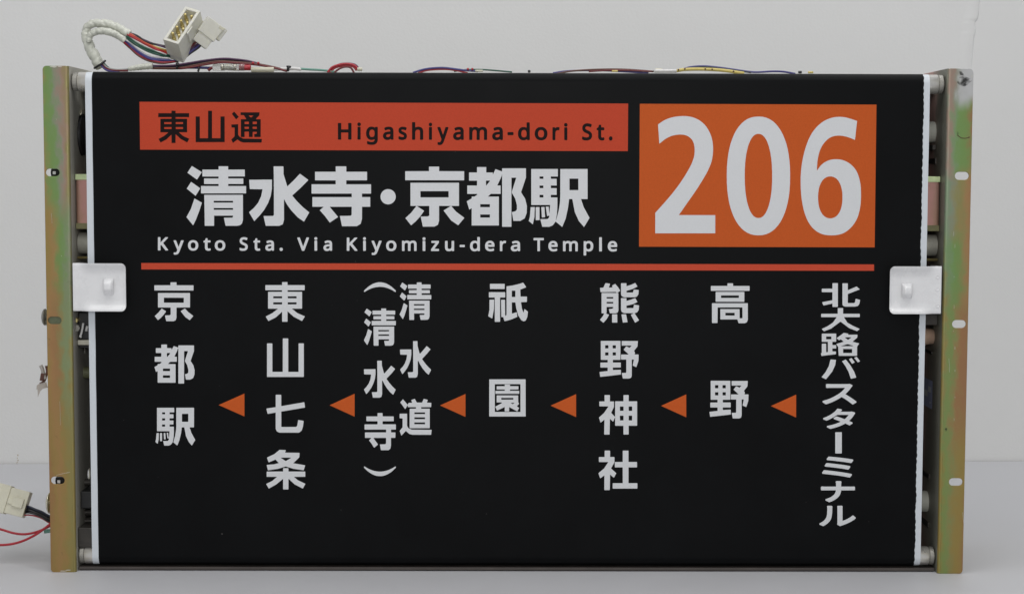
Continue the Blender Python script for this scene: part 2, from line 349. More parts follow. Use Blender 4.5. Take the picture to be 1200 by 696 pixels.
# guide rollers and film rolls
RR = 0.0112; YR = 0.0182; ZT = 0.5768; ZB = 0.0178
for z in (ZT, ZB):
    bm = bmesh.new(); cyl(bm, (-0.5025, YR, z), (0.5025, YR, z), RR, 40, cham=0.0008); ro = obj('guide_roller', bm, ALU, sign, False)
    for p in ro.data.polygons: p.use_smooth = len(p.vertices) == 4
    for s in (-1, 1):
        bm = bmesh.new(); cyl(bm, (s*0.5028, YR, z), (s*0.5085, YR, z), RR*0.97, 32, cham=0.0008); cyl(bm, (s*0.5085, YR, z), (s*0.5098, YR, z), 0.006, 16)
        obj('collar', bm, ALU_RING, ro)
CR = 0.030
for zc, lab in ((0.5245, 0), (0.068, 1)):
    bm = bmesh.new(); cyl(bm, (-0.488, 0.098, zc), (0.488, 0.098, zc), CR, 40); fr = obj('film_roll', bm, FILM_W, sign)
    for s in (-1, 1):
        bm = bmesh.new(); cyl(bm, (s*0.488, 0.098, zc), (s*0.4990, 0.098, zc), 0.0135, 32, cham=0.001); obj('core', bm, NYLON, fr)
        bm = bmesh.new(); cyl(bm, (s*0.4990, 0.098, zc), (s*0.5098, 0.098, zc), 0.006, 20); obj('spindle', bm, DARK, fr)

# the film: white base sheet and the black printed face laid on it, both running over the rollers
def film_path(off):
    R = RR+off; p = []
    p.append((0.098, ZT-0.0223)); p.append((0.060, ZT-0.004+off))
    for k in range(13):
        a = math.radians(97+(180-97)*k/12); p.append((YR+R*math.cos(a), ZT+R*math.sin(a)))
    n = 40
    for k in range(1, n): p.append((YR-R, ZT+(ZB-ZT)*k/n))
    for k in range(13):
        a = math.radians(180+83*k/12); p.append((YR+R*math.cos(a), ZB+R*math.sin(a)))
    p.append((0.060, ZB+0.0050-off)); p.append((0.098, ZB+0.0205-off))
    return p
def sheet(name, off, th, edge_l, edge_r, m, parent, n_sub=1):
    bm = bmesh.new(); P_ = film_path(off); dense = []
    for a, b in zip(P_, P_[1:]):
        L_ = math.hypot(a[0]-b[0], a[1]-b[1]); k = max(1, int(L_/0.0022)) if n_sub > 1 else 1
        dense += [(a[0]+(b[0]-a[0])*j/k, a[1]+(b[1]-a[1])*j/k) for j in range(k)]
    dense.append(P_[-1]); vo = []; s_ = 0
    for i, (y, z) in enumerate(dense):
        if i: s_ += math.hypot(y-dense[i-1][0], z-dense[i-1][1])
        vo.append([bm.verts.new((edge_l(s_), y, z)), bm.verts.new((edge_l(s_)+0.02, y, z)), bm.verts.new((edge_r(s_)-0.02, y, z)), bm.verts.new((edge_r(s_), y, z))])
    for a, b in zip(vo, vo[1:]):
        for k in range(3): bm.faces.new((a[k], a[k+1], b[k+1], b[k]))
    bmesh.ops.recalc_face_normals(bm, faces=bm.faces[:])
    bm.normal_update()
    o = obj(name, bm, m, parent, True); return o
def wob(s_, a, f, sd): return a*noise.noise(Vector((s_*f, sd, 0)))
base = sheet('scroll_film', 0.0003, 0.0003, lambda s_: -0.4925+wob(s_, 0.0003, 12, 1), lambda s_: 0.4914+wob(s_, 0.0004, 12, 5), FILM_W, sign, 2)
def saw(s_):
    u = ((s_+wob(s_, 0.003, 25, 3))/0.0078) % 1.0; return 0.4836+(0.0010+wob(s_, 0.0009, 60, 4))*abs(math.sin(math.pi*u))**0.6+wob(s_, 0.0004, 40, 9)
blk = sheet('black_print', 0.0006, 0.0002, lambda s_: -0.4848+wob(s_, 0.0002, 30, 2), saw, FILM_K, base, 2)

# printed matter: outlines in tenths of a millimetre on the face of the film, first point then steps
GLYPHS = """character|清|-3694 4789 -2 -2 -32 -48 -16 -25 -1 -2 3 -3 104 -75 2 -1 1 0 5 7 48 73 3 5 0 2 -3 2 -33 20 -75 46/-3380 4788 -1 -1 0 -2 -1 -34 -1 -2 -1 0 -184 -1 -2 0 -1 -1 0 -1 -1 -74 1 -2 1 -1 185 0 1 0 1 -2 0 -19 0 -1 -2 -1 -166 0 -1 -1 0 -2 -1 -58 1 -2 0 -1 2 0 165 0 1 -1 1 -1 -1 -19 0 -2 -1 0 -1 -1 -202 0 -1 -1 0 -2 -1 -80 0 -1 1 -1 2 -1 520 2 2 0 1 1 0 2 1 79 0 2 -1 1 -205 0 -2 0 -1 1 0 2 0 19 0 1 2 1 172 0 2 1 0 1 1 1 0 58 0 2 -1 1 -173 0 -2 0 0 2 0 19 1 1 2 1 190 1 1 1 0 1 0 74 0 2 -1 0 -1 1 -190 -1 -1 1 -1 1 1 34 -1 2 -1 1/-3704 4605 -2 -2 -6 -9 -38 -59 -5 -6 0 -3 5 -4 91 -74 4 -3 2 -1 1 1 1 2 26 42 24 39 1 2 0 2 -10 7 -90 64 -2 1/-3551 4454 -1 -1 0 -2 0 -5 0 -46 1 -6 -1 -45 1 -6 0 -47 0 -6 0 -46 1 -6 -1 -46 1 -6 0 -47 0 -6 0 -36 0 -2 1 -1 2 0 103 0 2 0 0 1 1 2 1 113 0 2 1 1 2 0 216 1 2 -1 1 -1 0 -1 -1 -12 -2 -2 -9 -7 -27 0 -6 -1 -59 0 -2 -1 -1 -2 1 -5 14 -68 4 -16 1 -1 1 -1 129 0 35 6 7 5 18 17 1 2 10 35 1 6 2 287 0 1 -1 1 -1 1/-3666 4412 -2 -2 -5 -15 -38 -107 -50 -90 -1 -3 0 -2 71 -87 4 -5 1 0 2 2 34 68 2 6 34 87 33 99 -2 2 -74 42/-3441 4385 1 1 221 0 2 -1 0 -1 0 -16 -1 -2 -2 0 -221 -1 -1 1 -1 2 0 15 1 1/-3442 4301 2 1 221 0 1 -1 1 -1 -1 -16 -1 -2 -1 0 -221 -1 -2 1 0 2 0 15 0 2
character|水|-2738 4789 -1 -1 0 -2 -1 -20 1 -6 0 -64 1 -6 -1 -65 1 -6 -1 -64 1 -6 -2 -325 -1 -2 -8 -8 -4 -3 -2 0 -103 -1 -2 0 -1 -2 1 -6 23 -105 1 -1 1 0 154 0 6 2 30 13 6 3 2 4 14 48 1 235 1 3 0 1 1 0 3 -4 32 -58 39 -55 12 -14 9 -9 3 -4 8 -9 3 -3 9 -9 3 -4 38 -41 67 -46 3 -2 2 0 1 1 59 102 1 2 0 2 -2 2 -72 59 -70 70 -52 63 0 2 2 3 95 86 90 90 1 1 0 1 -4 4 -87 64 -6 4 -1 0 -2 -1 -7 -8 -3 -3 -7 -7 -44 -48 -20 -20 -4 -3 -15 -15 -4 -3 -15 -15 -4 -3 -15 -15 -6 -5 -1 -1 -1 2 -2 5 -41 135 0 29 0 5 0 28 -1 5 0 21 0 2 -1 1 -2 0/-2782 4634 -4 0 -90 0 -6 -1 -91 -1 -5 0 -46 0 -2 -1 0 -1 1 -20 0 -5 0 -7 1 -4 0 -7 1 -4 0 -7 1 -15 0 -8 2 -15 0 -6 1 -6 1 -2 1 0 39 0 5 -1 49 0 5 -1 45 1 2 -1 1 -2 -17 -80 -35 -74 -47 -58 -56 -49 -3 -4 -1 -1 1 -4 52 -89 6 -9 2 0 4 5 4 4 20 20 4 5 19 19 3 4 9 9 50 61 48 82 29 75 2 6 15 88 1 102 -1 2 -1 1
character|寺|-2014 4791 -1 -1 0 -2 0 -57 -1 -2 -1 -1 -237 -1 -2 0 0 -1 -1 -2 0 -93 0 -2 1 -1 238 0 2 -1 0 -1 0 -42 -1 -2 -2 0 -278 -1 -1 -1 0 -2 -1 -103 1 -1 2 -1 465 2 2 -1 0 -2 0 -38 -1 -1 -2 0 -455 -1 -2 -1 0 -2 -1 -108 1 -1 2 0 124 0 3 0 0 -1 0 -1 -4 -4 -35 -31 -4 -3 0 -2 59 -66 54 -74 2 -2 1 0 90 60 5 5 1 1 -4 5 -89 107 -3 4 0 1 0 1 4 0 252 1 1 -1 0 -2 0 -24 -1 -6 0 -59 -1 -1 -2 -3 -11 -9 -3 -1 -19 0 -6 -1 -83 0 -5 -1 -6 0 -1 -1 -1 -1 3 -14 21 -102 1 -2 2 0 170 1 43 26 2 2 1 3 15 56 1 137 0 2 1 1 1 0 91 1 2 0 1 1 0 108 0 2 -1 0 -2 1 -92 0 -1 1 0 1 0 36 1 2 0 1 2 0 100 0 1 1 1 0 1 2 0 103 -1 2 -2 0 -284 -1 -2 1 0 2 0 42 1 1 2 1 238 1 1 1 1 1 0 96 -1 1 -2 0 -237 -1 -2 1 0 2 0 57 -1 2 0 1
character|京|-925 4790 -1 -1 0 -1 0 -48 0 -1 -2 -1 -275 -2 -1 -1 0 -1 0 -100 0 -1 1 -1 684 1 2 1 1 1 0 101 0 1 -1 1 -289 0 -2 1 0 2 0 47 0 2 -1 1/-1142 4602 -1 -1 0 -1 0 -265 1 -2 2 0 64 0 1 0 1 -1 -3 -5 -57 -73 -15 -14 -10 -9 -3 -2 -35 -34 -3 -2 -2 -3 0 -2 2 -2 63 -78 1 -1 4 3 52 44 50 56 45 64 0 2 -1 1 -81 53 -2 2 1 1 1 0 141 0 2 0 1 -1 0 -107 -1 -3 -10 -9 -4 -2 -8 0 -5 -1 -27 0 -5 -1 -26 0 -4 0 -9 -1 -1 -1 23 -109 1 -5 2 -2 133 1 17 8 22 12 2 1 1 3 13 44 0 171 0 2 2 1 131 0 4 0 0 -1 0 -1 -3 -2 -78 -48 -2 -3 0 -1 87 -113 3 -3 79 -53 1 0 1 0 4 5 65 78 1 2 -3 3 -94 71 -47 54 -8 11 0 1 3 0 84 0 2 1 1 1 0 265 -1 2 0 1 -2 0/-1026 4505 2 0 325 1 2 -1 0 -2 0 -68 -1 -2 -2 0 -325 -1 -1 1 -1 2 0 67 1 2
character|都|-363 4787 -1 -1 -1 -2 0 -57 0 -2 -1 0 -1 -1 -89 0 -1 -1 -1 0 0 -2 0 -90 1 -1 2 -1 89 0 1 -1 1 -1 -1 -53 -1 -1 -1 -1 -109 0 -2 0 -1 -2 0 -92 0 -2 1 -1 2 0 109 0 1 0 1 -1 1 -3 3 -2 0 -1 -1 -2 -2 -2 -31 -21 -2 0 -28 0 -1 -1 -1 -1 0 -1 0 -18 -2 -2 -53 -30 -2 -2 0 -1 2 -7 26 -87 1 -1 2 1 23 14 1 0 2 -1 0 -197 0 -2 1 -1 2 0 312 1 2 0 1 1 -1 334 -1 1 -2 1 -120 -1 -3 1 1 3 5 4 17 16 8 8 2 1 111 0 2 0 1 1 -1 95 -1 1 -1 0 -34 0 -2 0 0 1 2 6 46 96 6 24 1 3 1 -1 0 -7 2 -602 1 -1 1 0 103 0 2 1 1 1 -1 568 0 1 1 1 52 1 2 0 1 -1 0 -2 -50 -157 0 -16 1 -2 39 -68 19 -74 0 -50 -1 -3 -13 -15 -5 -4 -3 -2 -33 -6 -2 -1 -1 -1 0 -1 17 -100 1 -1 2 0 76 0 5 2 47 27 1 1 3 7 20 56 0 13 1 4 0 16 1 4 0 15 0 4 0 14 1 5 0 5 -21 85 -44 70 -4 7 56 170 0 105 0 2 -1 0 -2 1 -273 -1 -1 0 -1 -2 0 -32 -1 -2 0 -1 -5 2 -70 25 -2 -1 -1 -1 -26 -55 -3 -4 -1 1 0 1 0 19 -1 1 -73 0 -2 1 -1 0 0 2 0 57 -1 2 -1 1/-257 4629 2 1 39 0 1 -1 1 -4 -2 -2 -40 -50 -2 -1 -1 1 -1 8 0 17 -1 4 0 17 0 5 0 2/-326 4355 1 0 110 0 1 -1 0 -2 0 -31 -1 -1 -1 0 -110 0 -1 0 0 2 -1 30 1 2/-326 4235 2 0 109 0 1 -1 1 -1 -1 -33 -1 -1 -1 0 -110 0 -1 1 0 2 0 30 0 2
character|駅|270 4766 -1 -1 -1 -1 2 -415 1 -1 2 -1 214 1 2 0 1 -2 -1 -14 0 -7 -1 -4 0 -7 -1 -4 0 -6 -1 -15 0 -6 -1 -4 -1 -17 -1 -4 0 -7 -1 -1 -1 3 -7 70 -1 4 -1 1 -2 0 -27 0 -2 0 -1 -1 3 -23 13 -85 2 -1 20 6 2 0 0 -1 1 -3 -1 -5 0 -6 -1 -6 -1 -2 -15 -16 -3 -2 -81 -1 -2 0 0 -1 3 -13 17 -65 2 -9 1 0 2 -1 79 0 3 1 35 15 4 2 31 42 2 2 3 -3 69 -56 5 -4 1 1 38 94 27 125 13 104 1 1 2 1 32 0 3 -1 1 -3 29 -149 47 -103 57 -65 3 -3 2 -1 1 1 59 98 3 5 -4 9 -65 118 -31 92 0 1 2 1 72 0 1 1 1 1 -2 345 0 2 -1 1 -2 0 -313 -1 -1 0 -1 -1 1 -326 -1 -5 0 -10 -1 -4 0 -11 0 -4 0 -10 -1 -4 0 -11 -1 -4 0 -8 -15 -93 -25 -92 -5 -16 -1 0 0 1 0 6 12 71 0 13 1 4 0 12 1 5 0 12 1 4 0 13 0 4 0 12 1 5 0 103 -1 2 -2 0 -73 1 -1 2 0 25 0 2 1 1 2 0 62 0 2 0 1 1 0 2 0 73 -1 2 -2 0 -64 0 -1 1 0 2 0 25 0 2 1 0 2 1 62 0 2 0 0 1 1 2 -1 73 -1 1 -1 1 -64 0 -1 1 -1 2 0 21 0 2 1 1 2 0 77 0 1 1 1 0 0 2 0 83 -1 1 -2 0/366 4679 2 1 41 0 1 -1 1 -2 0 -23 -1 -1 -2 -1 -42 1 -1 1 0 1 0 22 0 1/716 4655 2 1 98 0 2 0 1 -1 0 -2 1 -128 -1 -2 0 -1 -2 0 -98 -1 -2 1 -1 0 0 2 -1 129 0 2/366 4574 2 0 40 0 2 0 1 -1 0 -1 0 -25 0 -2 -1 -1 -2 0 -40 0 -1 0 -1 1 0 2 -1 24 1 2/367 4465 2 1 40 0 2 -1 0 -1 1 -1 0 -25 -1 -2 -1 -1 -1 0 -40 0 -2 0 -1 1 0 2 0 25 0 1/413 4324 -2 0 -9 0 -4 -1 -9 0 -1 -1 -1 -1 1 -23 1 -4 0 -11 1 -4 0 -10 1 -4 0 -11 1 -4 0 -11 1 -4 0 -10 0 -4 1 -11 0 -7 2 -2 33 4 2 1 1 2 0 8 -1 4 0 9 -1 4 0 8 -1 4 0 8 -1 5 0 7 -1 4 0 9 0 4 -1 8 0 4 0 9 -1 4 0 8 -1 7 -1 2 -1 0/264 4322 -1 -1 -1 -4 0 -17 -2 -14 0 -6 -2 -15 0 -6 0 -4 0 -6 -1 -4 0 -7 -1 -4 0 -6 -1 -4 0 -7 -1 -4 0 -5 -13 -46 1 -2 5 -4 39 -33 3 0 1 1 1 7 16 75 0 6 1 5 0 16 0 4 0 17 1 4 0 17 1 4 0 17 1 4 0 16 0 5 -1 1 -1 1/324 4322 -1 -1 -1 -1 1 -148 1 -1 2 -1 40 1 1 1 0 1 -1 148 -1 1 -1 1
dot|・|-1414 4527 -5 -1 -12 -3 -11 -4 -5 -2 -10 -7 -6 -5 -8 -7 -4 -6 -9 -14 -5 -11 -3 -13 -1 -11 0 -9 1 -4 0 -5 3 -15 5 -10 4 -7 4 -7 6 -7 6 -6 7 -6 13 -8 11 -4 13 -3 11 -2 9 0 4 1 5 0 14 4 5 2 8 3 9 6 9 7 8 8 5 6 6 9 3 6 4 11 3 10 1 9 0 15 -1 7 -4 16 -5 10 -6 11 -9 11 -11 9 -12 7 -15 6 -10 2 -8 1
numeral|2|2031 5386 -4 -1 -16 0 -5 -1 -10 0 -5 -1 -6 0 -26 -3 -19 -3 -25 -5 -21 -6 -27 -8 -29 -12 -15 -7 -13 -7 -28 -18 -34 -24 -2 -3 0 -9 1 -5 0 -10 1 -5 0 -10 1 -5 0 -10 1 -5 0 -10 1 -5 1 -10 1 -5 0 -9 1 -5 0 -10 1 -5 0 -10 1 -5 0 -10 1 -5 0 -10 1 -5 0 -10 1 -5 1 -10 0 -5 2 -24 0 -2 1 -2 1 0 3 2 43 35 13 10 12 8 22 13 19 10 31 12 20 5 25 6 33 4 13 0 5 1 8 0 5 -1 12 0 22 -3 16 -4 15 -5 18 -8 9 -6 14 -11 12 -11 10 -11 6 -10 5 -10 5 -9 4 -11 4 -15 2 -11 4 -21 0 -6 1 -5 0 -9 1 -5 0 -31 -2 -30 -6 -29 -6 -22 -6 -17 -11 -30 -8 -19 -16 -32 -17 -31 -37 -64 -19 -30 -32 -49 -28 -39 -37 -50 -34 -44 -31 -37 -57 -67 -107 -120 0 -3 2 -234 1 -2 2 0 699 2 1 1 0 2 -2 206 0 2 -2 1 -419 0 -3 0 -1 1 0 2 6 9 84 123 88 126 43 65 45 74 32 54 24 43 17 36 17 40 13 35 6 20 5 21 3 19 3 19 3 29 0 8 1 5 0 14 1 5 -1 52 -1 5 0 10 -1 5 -2 16 -3 21 -5 25 -11 37 -5 13 -9 23 -15 28 -11 20 -9 12 -8 13 -14 17 -8 9 -19 18 -26 21 -18 12 -13 7 -28 13 -22 9 -15 4 -19 5 -20 4 -32 4 -12 0 -6 1
numeral|0|2903 5382 -37 -3 -42 -10 -38 -16 -35 -23 -33 -30 -31 -35 -29 -44 -23 -45 -21 -51 -20 -60 -15 -65 -10 -58 -9 -79 -1 -21 -1 -5 0 -10 -1 -5 0 -9 -1 -5 0 -9 -1 -5 1 -17 -1 -6 0 -45 -1 -7 1 -54 1 -7 0 -45 1 -6 1 -17 1 -5 0 -9 1 -5 0 -10 1 -5 0 -9 1 -5 0 -10 1 -5 1 -7 10 -73 12 -65 17 -64 20 -57 23 -53 25 -47 32 -45 27 -31 7 -7 27 -23 36 -24 9 -4 28 -12 10 -4 40 -9 11 0 5 -1 9 0 5 -1 10 0 7 -1 6 1 10 0 5 1 10 0 5 1 10 0 7 2 38 9 39 17 37 24 26 23 10 11 26 30 28 41 25 49 23 56 17 55 16 64 12 71 8 76 0 24 1 5 0 10 1 5 1 24 1 4 -1 42 1 7 -1 86 -1 7 -1 42 -1 5 0 10 -1 5 0 8 -1 5 -1 10 -1 5 0 9 -1 5 0 10 -1 5 0 5 -8 52 -1 14 -14 71 -17 63 -20 56 -22 51 -27 49 -31 44 -27 31 -32 29 -14 9 -26 16 -40 17 -41 10 -10 1 -9 0 -5 1 -10 0 -5 1/2913 5182 9 0 10 -1 9 -1 16 -7 17 -12 17 -18 15 -21 14 -26 11 -28 11 -30 11 -40 10 -45 4 -25 5 -28 5 -45 1 -8 1 -5 0 -8 2 -18 0 -12 1 -5 0 -18 1 -5 1 -18 1 -6 1 -117 0 -6 0 -18 -1 -5 0 -18 -1 -5 0 -12 -1 -5 0 -8 0 -5 -1 -21 -6 -55 -6 -44 -8 -40 -10 -42 -12 -36 -10 -25 -14 -28 -16 -24 -13 -14 -16 -12 -18 -8 -14 -2 -7 0 -8 0 -13 2 -17 7 -17 11 -10 10 -8 9 -16 23 -12 23 -12 29 -12 35 -11 38 -8 40 -7 37 -8 57 -1 20 -1 5 0 8 -1 5 0 8 -1 5 -1 15 -1 6 0 16 -1 6 0 35 -1 6 -1 69 1 7 -1 33 1 6 0 17 1 6 0 15 1 5 0 8 0 5 0 8 1 5 1 19 5 45 6 44 8 41 10 43 12 36 10 24 14 29 14 21 16 17 15 11 19 8
numeral|6|3848 5382 -3 -1 -12 0 -26 -3 -26 -5 -15 -4 -20 -7 -24 -9 -30 -14 -16 -10 -18 -12 -20 -16 -23 -20 -22 -22 -19 -24 -13 -17 -12 -17 -10 -17 -12 -22 -11 -21 -13 -28 -11 -30 -17 -49 -16 -56 -9 -40 -9 -42 -10 -61 -7 -64 0 -7 -1 -5 -1 -18 0 -5 0 -10 -1 -5 0 -12 -1 -6 0 -17 -1 -6 2 -103 1 -6 0 -22 1 -5 1 -14 1 -5 0 -11 1 -5 0 -9 1 -5 0 -8 1 -5 0 -6 1 -5 2 -15 4 -34 5 -26 5 -29 9 -41 9 -36 6 -19 9 -27 11 -28 8 -20 10 -20 10 -18 14 -22 13 -19 17 -21 13 -13 15 -14 17 -14 17 -12 19 -10 21 -10 20 -8 23 -6 24 -4 18 -2 8 0 6 -1 21 0 6 -1 6 0 5 1 20 0 6 1 8 0 30 5 16 3 19 5 24 8 17 8 10 6 23 15 14 12 17 14 20 21 9 10 21 29 13 20 8 15 10 20 6 14 10 28 7 27 5 20 5 24 4 27 3 21 2 19 0 6 1 5 -1 7 1 5 0 12 1 5 0 20 1 6 -2 75 -1 6 0 20 -1 5 0 11 -1 5 -1 8 -3 29 -5 25 -10 41 -12 37 -9 22 -11 23 -11 18 -8 12 -10 12 -11 13 -19 18 -19 16 -20 13 -27 15 -26 11 -22 7 -27 5 -19 2 -15 0 -5 1 -6 -1 -22 0 -24 -3 -11 -2 -19 -5 -21 -8 -22 -11 -13 -7 -15 -10 -23 -20 -11 -11 -8 -11 -29 -42 -2 -2 -1 1 0 1 0 6 1 6 -1 17 1 5 0 19 1 5 0 12 1 5 0 8 1 19 3 22 3 19 6 32 7 30 6 19 14 35 8 17 14 24 12 17 14 17 22 22 6 6 20 15 10 5 16 8 20 7 17 4 18 3 10 1 36 0 22 -2 13 -2 16 -3 26 -6 32 -10 22 -8 39 -17 2 0 1 2 1 3 1 15 2 10 8 92 9 87 1 8 -1 2 -2 1 -65 22 -30 8 -33 9 -20 3 -25 3 -12 0 -6 1/3758 4689 12 1 6 -1 8 0 17 -4 15 -7 13 -7 13 -10 13 -14 7 -9 9 -14 8 -14 7 -14 9 -26 5 -19 6 -26 4 -22 1 -20 1 -5 1 -65 -1 -5 -1 -21 -2 -21 -5 -27 -7 -25 -6 -19 -5 -11 -5 -11 -12 -19 -10 -14 -12 -12 -11 -9 -15 -9 -14 -5 -14 -4 -9 -1 -21 0 -9 1 -15 4 -15 6 -14 8 -13 11 -13 13 -9 12 -12 20 -7 14 -10 25 -2 7 -6 20 -5 26 -3 24 -2 23 -1 5 -1 52 1 5 1 23 4 30 3 21 6 22 8 22 5 12 6 12 7 13 11 16 12 12 10 9 5 3 10 7 15 6 17 5
character|京|-3955 3431 -2 -1 -1 -2 -1 -27 -1 -3 -3 -1 -179 -1 -4 0 -1 -2 -1 -3 0 -50 0 -4 2 -1 450 0 4 1 2 2 1 54 -1 3 -2 1 -191 0 -3 1 -2 3 0 26 0 3 -2 1 -3 1/-4103 3306 -2 -2 -1 -3 -2 -159 1 -5 1 -1 4 0 136 0 4 -1 3 -3 -1 -73 -1 -5 -8 -7 -5 -3 -48 -1 -3 -1 -1 -2 0 -4 12 -56 1 -3 2 -2 4 0 78 0 6 2 17 8 3 3 2 3 8 25 1 113 1 4 2 2 5 1 146 1 3 0 1 2 1 4 2 158 -1 4 -1 1 -4 1/-4034 3251 226 0 3 -2 1 -4 -1 -48 -2 -4 -5 -1 -222 0 -4 3 -1 6 1 44 1 4/-3794 3123 -45 -27 -2 -3 0 -2 53 -68 47 -33 2 -1 3 0 3 3 35 41 2 2 0 2 -3 3 -56 43 -34 38 -2 2/-4065 3122 -3 -3 -36 -44 -36 -33 -6 -7 0 -3 2 -2 30 -39 4 -2 1 0 3 1 30 25 34 37 27 37 -1 3 -3 2 -42 27 -2 1
character|都|-4071 2699 -2 -1 -1 -3 -1 -32 0 -3 -2 -2 -4 -1 -53 0 -4 -1 -1 -4 0 -47 1 -4 3 -1 53 0 4 -1 2 -2 1 -3 -1 -32 -1 -4 -2 -2 -3 -1 -67 0 -3 -1 -2 -3 0 -49 0 -3 1 -2 4 -1 67 0 4 -1 4 -5 0 -3 -5 -5 -19 -12 -4 -1 -13 0 -3 -1 -1 -3 -1 -8 -2 -3 -32 -18 -2 -2 -1 -2 0 -3 15 -50 2 -2 2 0 13 7 3 -1 1 -2 -1 -126 1 -4 2 -2 3 0 198 0 4 1 2 2 0 3 2 211 -2 3 -3 0 -76 0 -3 2 -1 2 1 3 6 6 13 11 5 3 70 1 2 0 2 2 1 4 1 47 -1 3 -1 2 -2 1 -20 0 -3 2 0 2 33 68 6 21 1 2 2 1 2 0 1 -1 1 -5 -4 -401 0 -3 2 -2 3 -1 57 1 4 0 1 3 4 373 1 4 3 3 36 0 4 -1 1 -3 -34 -104 -2 -6 0 -5 2 -3 25 -45 12 -51 0 -31 -2 -6 -9 -10 -4 -3 -21 -5 -3 -3 0 -3 9 -55 2 -2 3 -1 45 0 8 4 26 14 3 5 14 37 2 52 -13 56 -30 49 -2 5 40 114 1 62 -1 5 -2 1 -3 0 -173 0 -3 -1 -1 -3 -1 -18 -2 -2 -2 -1 -5 1 -40 15 -3 0 -4 -3 -18 -34 -1 -2 -2 -1 -2 1 -1 2 -1 11 -2 2 -44 1 -5 1 -1 4 0 33 0 1 -2 2 -4 1/-4005 2600 28 0 4 -1 1 -4 -2 -5 -27 -32 -3 -3 -3 -1 -2 2 -1 2 -1 33 2 6 2 2/-4055 2416 77 0 2 -2 1 -3 0 -22 -2 -2 -4 -1 -75 0 -2 2 -1 2 0 19 1 5/-4056 2336 77 0 2 -2 1 -2 0 -23 -2 -2 -4 -1 -75 0 -2 2 -1 2 0 19 1 5
character|駅|-4131 1951 -3 -2 0 -3 -3 -269 2 -2 3 -1 136 0 3 0 2 -1 1 -4 -6 -64 0 -3 -2 -1 -2 0 -2 3 -4 46 -1 4 -3 2 -9 0 -2 -1 -2 -3 8 -61 1 -2 2 -1 10 3 3 -2 1 -3 0 -4 -1 -8 -1 -2 -10 -12 -3 -2 -49 0 -3 -1 -1 -2 11 -46 2 -5 5 -1 43 0 5 1 21 9 4 2 22 30 11 58 4 54 0 65 0 5 -2 1 -3 0 -42 0 -3 2 -1 4 0 15 1 3 1 1 4 1 36 0 3 1 1 2 1 39 -1 4 -3 1 -39 1 -2 1 -1 2 0 15 1 5 3 2 38 0 4 2 1 4 0 38 -1 3 -3 1 -36 0 -4 0 -2 2 0 2 0 15 1 3 4 1 45 0 4 1 1 2 0 3 0 45 -1 2 -4 1/-3903 1952 -3 -1 -1 -4 -2 -210 -3 -47 -11 -67 -22 -76 -1 -5 4 -3 38 -32 3 -1 2 1 24 59 20 82 10 69 1 3 3 1 23 0 2 -2 2 -3 16 -90 3 -12 29 -65 34 -41 2 -2 2 1 4 4 34 55 2 5 -2 4 -42 79 -19 59 -1 5 2 2 3 1 42 0 3 1 1 3 3 222 -1 3 -1 2 -4 1/-4072 1898 27 0 4 -1 1 -2 1 -2 -1 -13 0 -3 -2 -2 -4 0 -23 0 -4 0 -2 4 0 14 1 3/-3838 1881 66 0 3 0 2 -1 1 -5 -1 -82 -1 -4 -1 -2 -4 -1 -63 0 -3 1 -2 1 -1 5 1 82 1 4/-4073 1827 27 0 4 -1 1 -2 1 -2 0 -16 -1 -3 -2 -1 -3 -1 -24 0 -4 1 -2 4 0 16 1 3/-4073 1754 26 0 4 -1 2 -2 0 -2 0 -15 -1 -4 -2 -1 -3 -1 -24 0 -4 1 -2 4 0 16 1 3/-4049 1653 -8 -1 -1 -2 -1 -2 3 -66 1 -4 4 -2 13 2 2 2 0 3 -3 66 -1 2 -2 2/-4139 1652 -3 -2 -1 -3 -7 -71 -7 -27 1 -3 1 -2 19 -16 3 -1 2 1 1 2 11 48 3 70 -1 3 -2 1/-4099 1652 -3 -2 -1 -4 0 -87 1 -3 2 0 17 0 3 1 1 4 1 87 -1 2 -2 2
character|東|-2646 3437 -3 -1 -1 -2 0 -28 -1 -3 -3 -1 -186 -1 -4 0 -2 -2 0 -4 -1 -48 1 -3 2 -2 188 0 4 -1 1 -2 0 -2 0 -12 -1 -1 -3 -1 -154 -1 -3 0 -2 -1 -1 -5 -2 -185 1 -4 2 -1 3 -1 104 0 3 -1 1 -1 -3 -4 -59 -45 -76 -40 -2 -3 0 -4 27 -44 2 -2 4 0 81 40 71 64 2 2 2 0 1 -1 1 -4 -1 -105 1 -3 1 -2 3 0 55 0 2 1 1 3 1 113 1 4 1 1 8 -7 61 -55 93 -49 4 -2 3 1 2 3 28 45 1 3 0 2 -4 2 -83 37 -57 46 -2 4 1 1 2 1 107 0 3 1 2 1 0 4 1 185 0 4 -2 2 -3 0 -161 0 -3 1 -1 2 0 12 1 3 4 1 193 1 2 2 1 3 0 48 -1 4 -1 2 -4 0 -191 0 -2 1 -2 2 0 28 0 2 -2 2 -4 1/-2753 3270 99 0 2 0 1 -3 0 -17 -1 -2 -4 -1 -96 0 -3 1 -1 4 1 15 1 2/-2582 3270 98 1 2 -1 1 -3 0 -16 -2 -3 -3 -1 -96 0 -2 1 -1 4 0 15 1 2/-2753 3200 99 0 2 -1 1 -2 0 -18 -2 -3 -3 -1 -97 0 -2 1 -1 4 0 17 1 1/-2583 3200 98 0 2 0 2 -3 -1 -18 -1 -3 -4 0 -95 -1 -3 2 -1 4 0 16 1 2
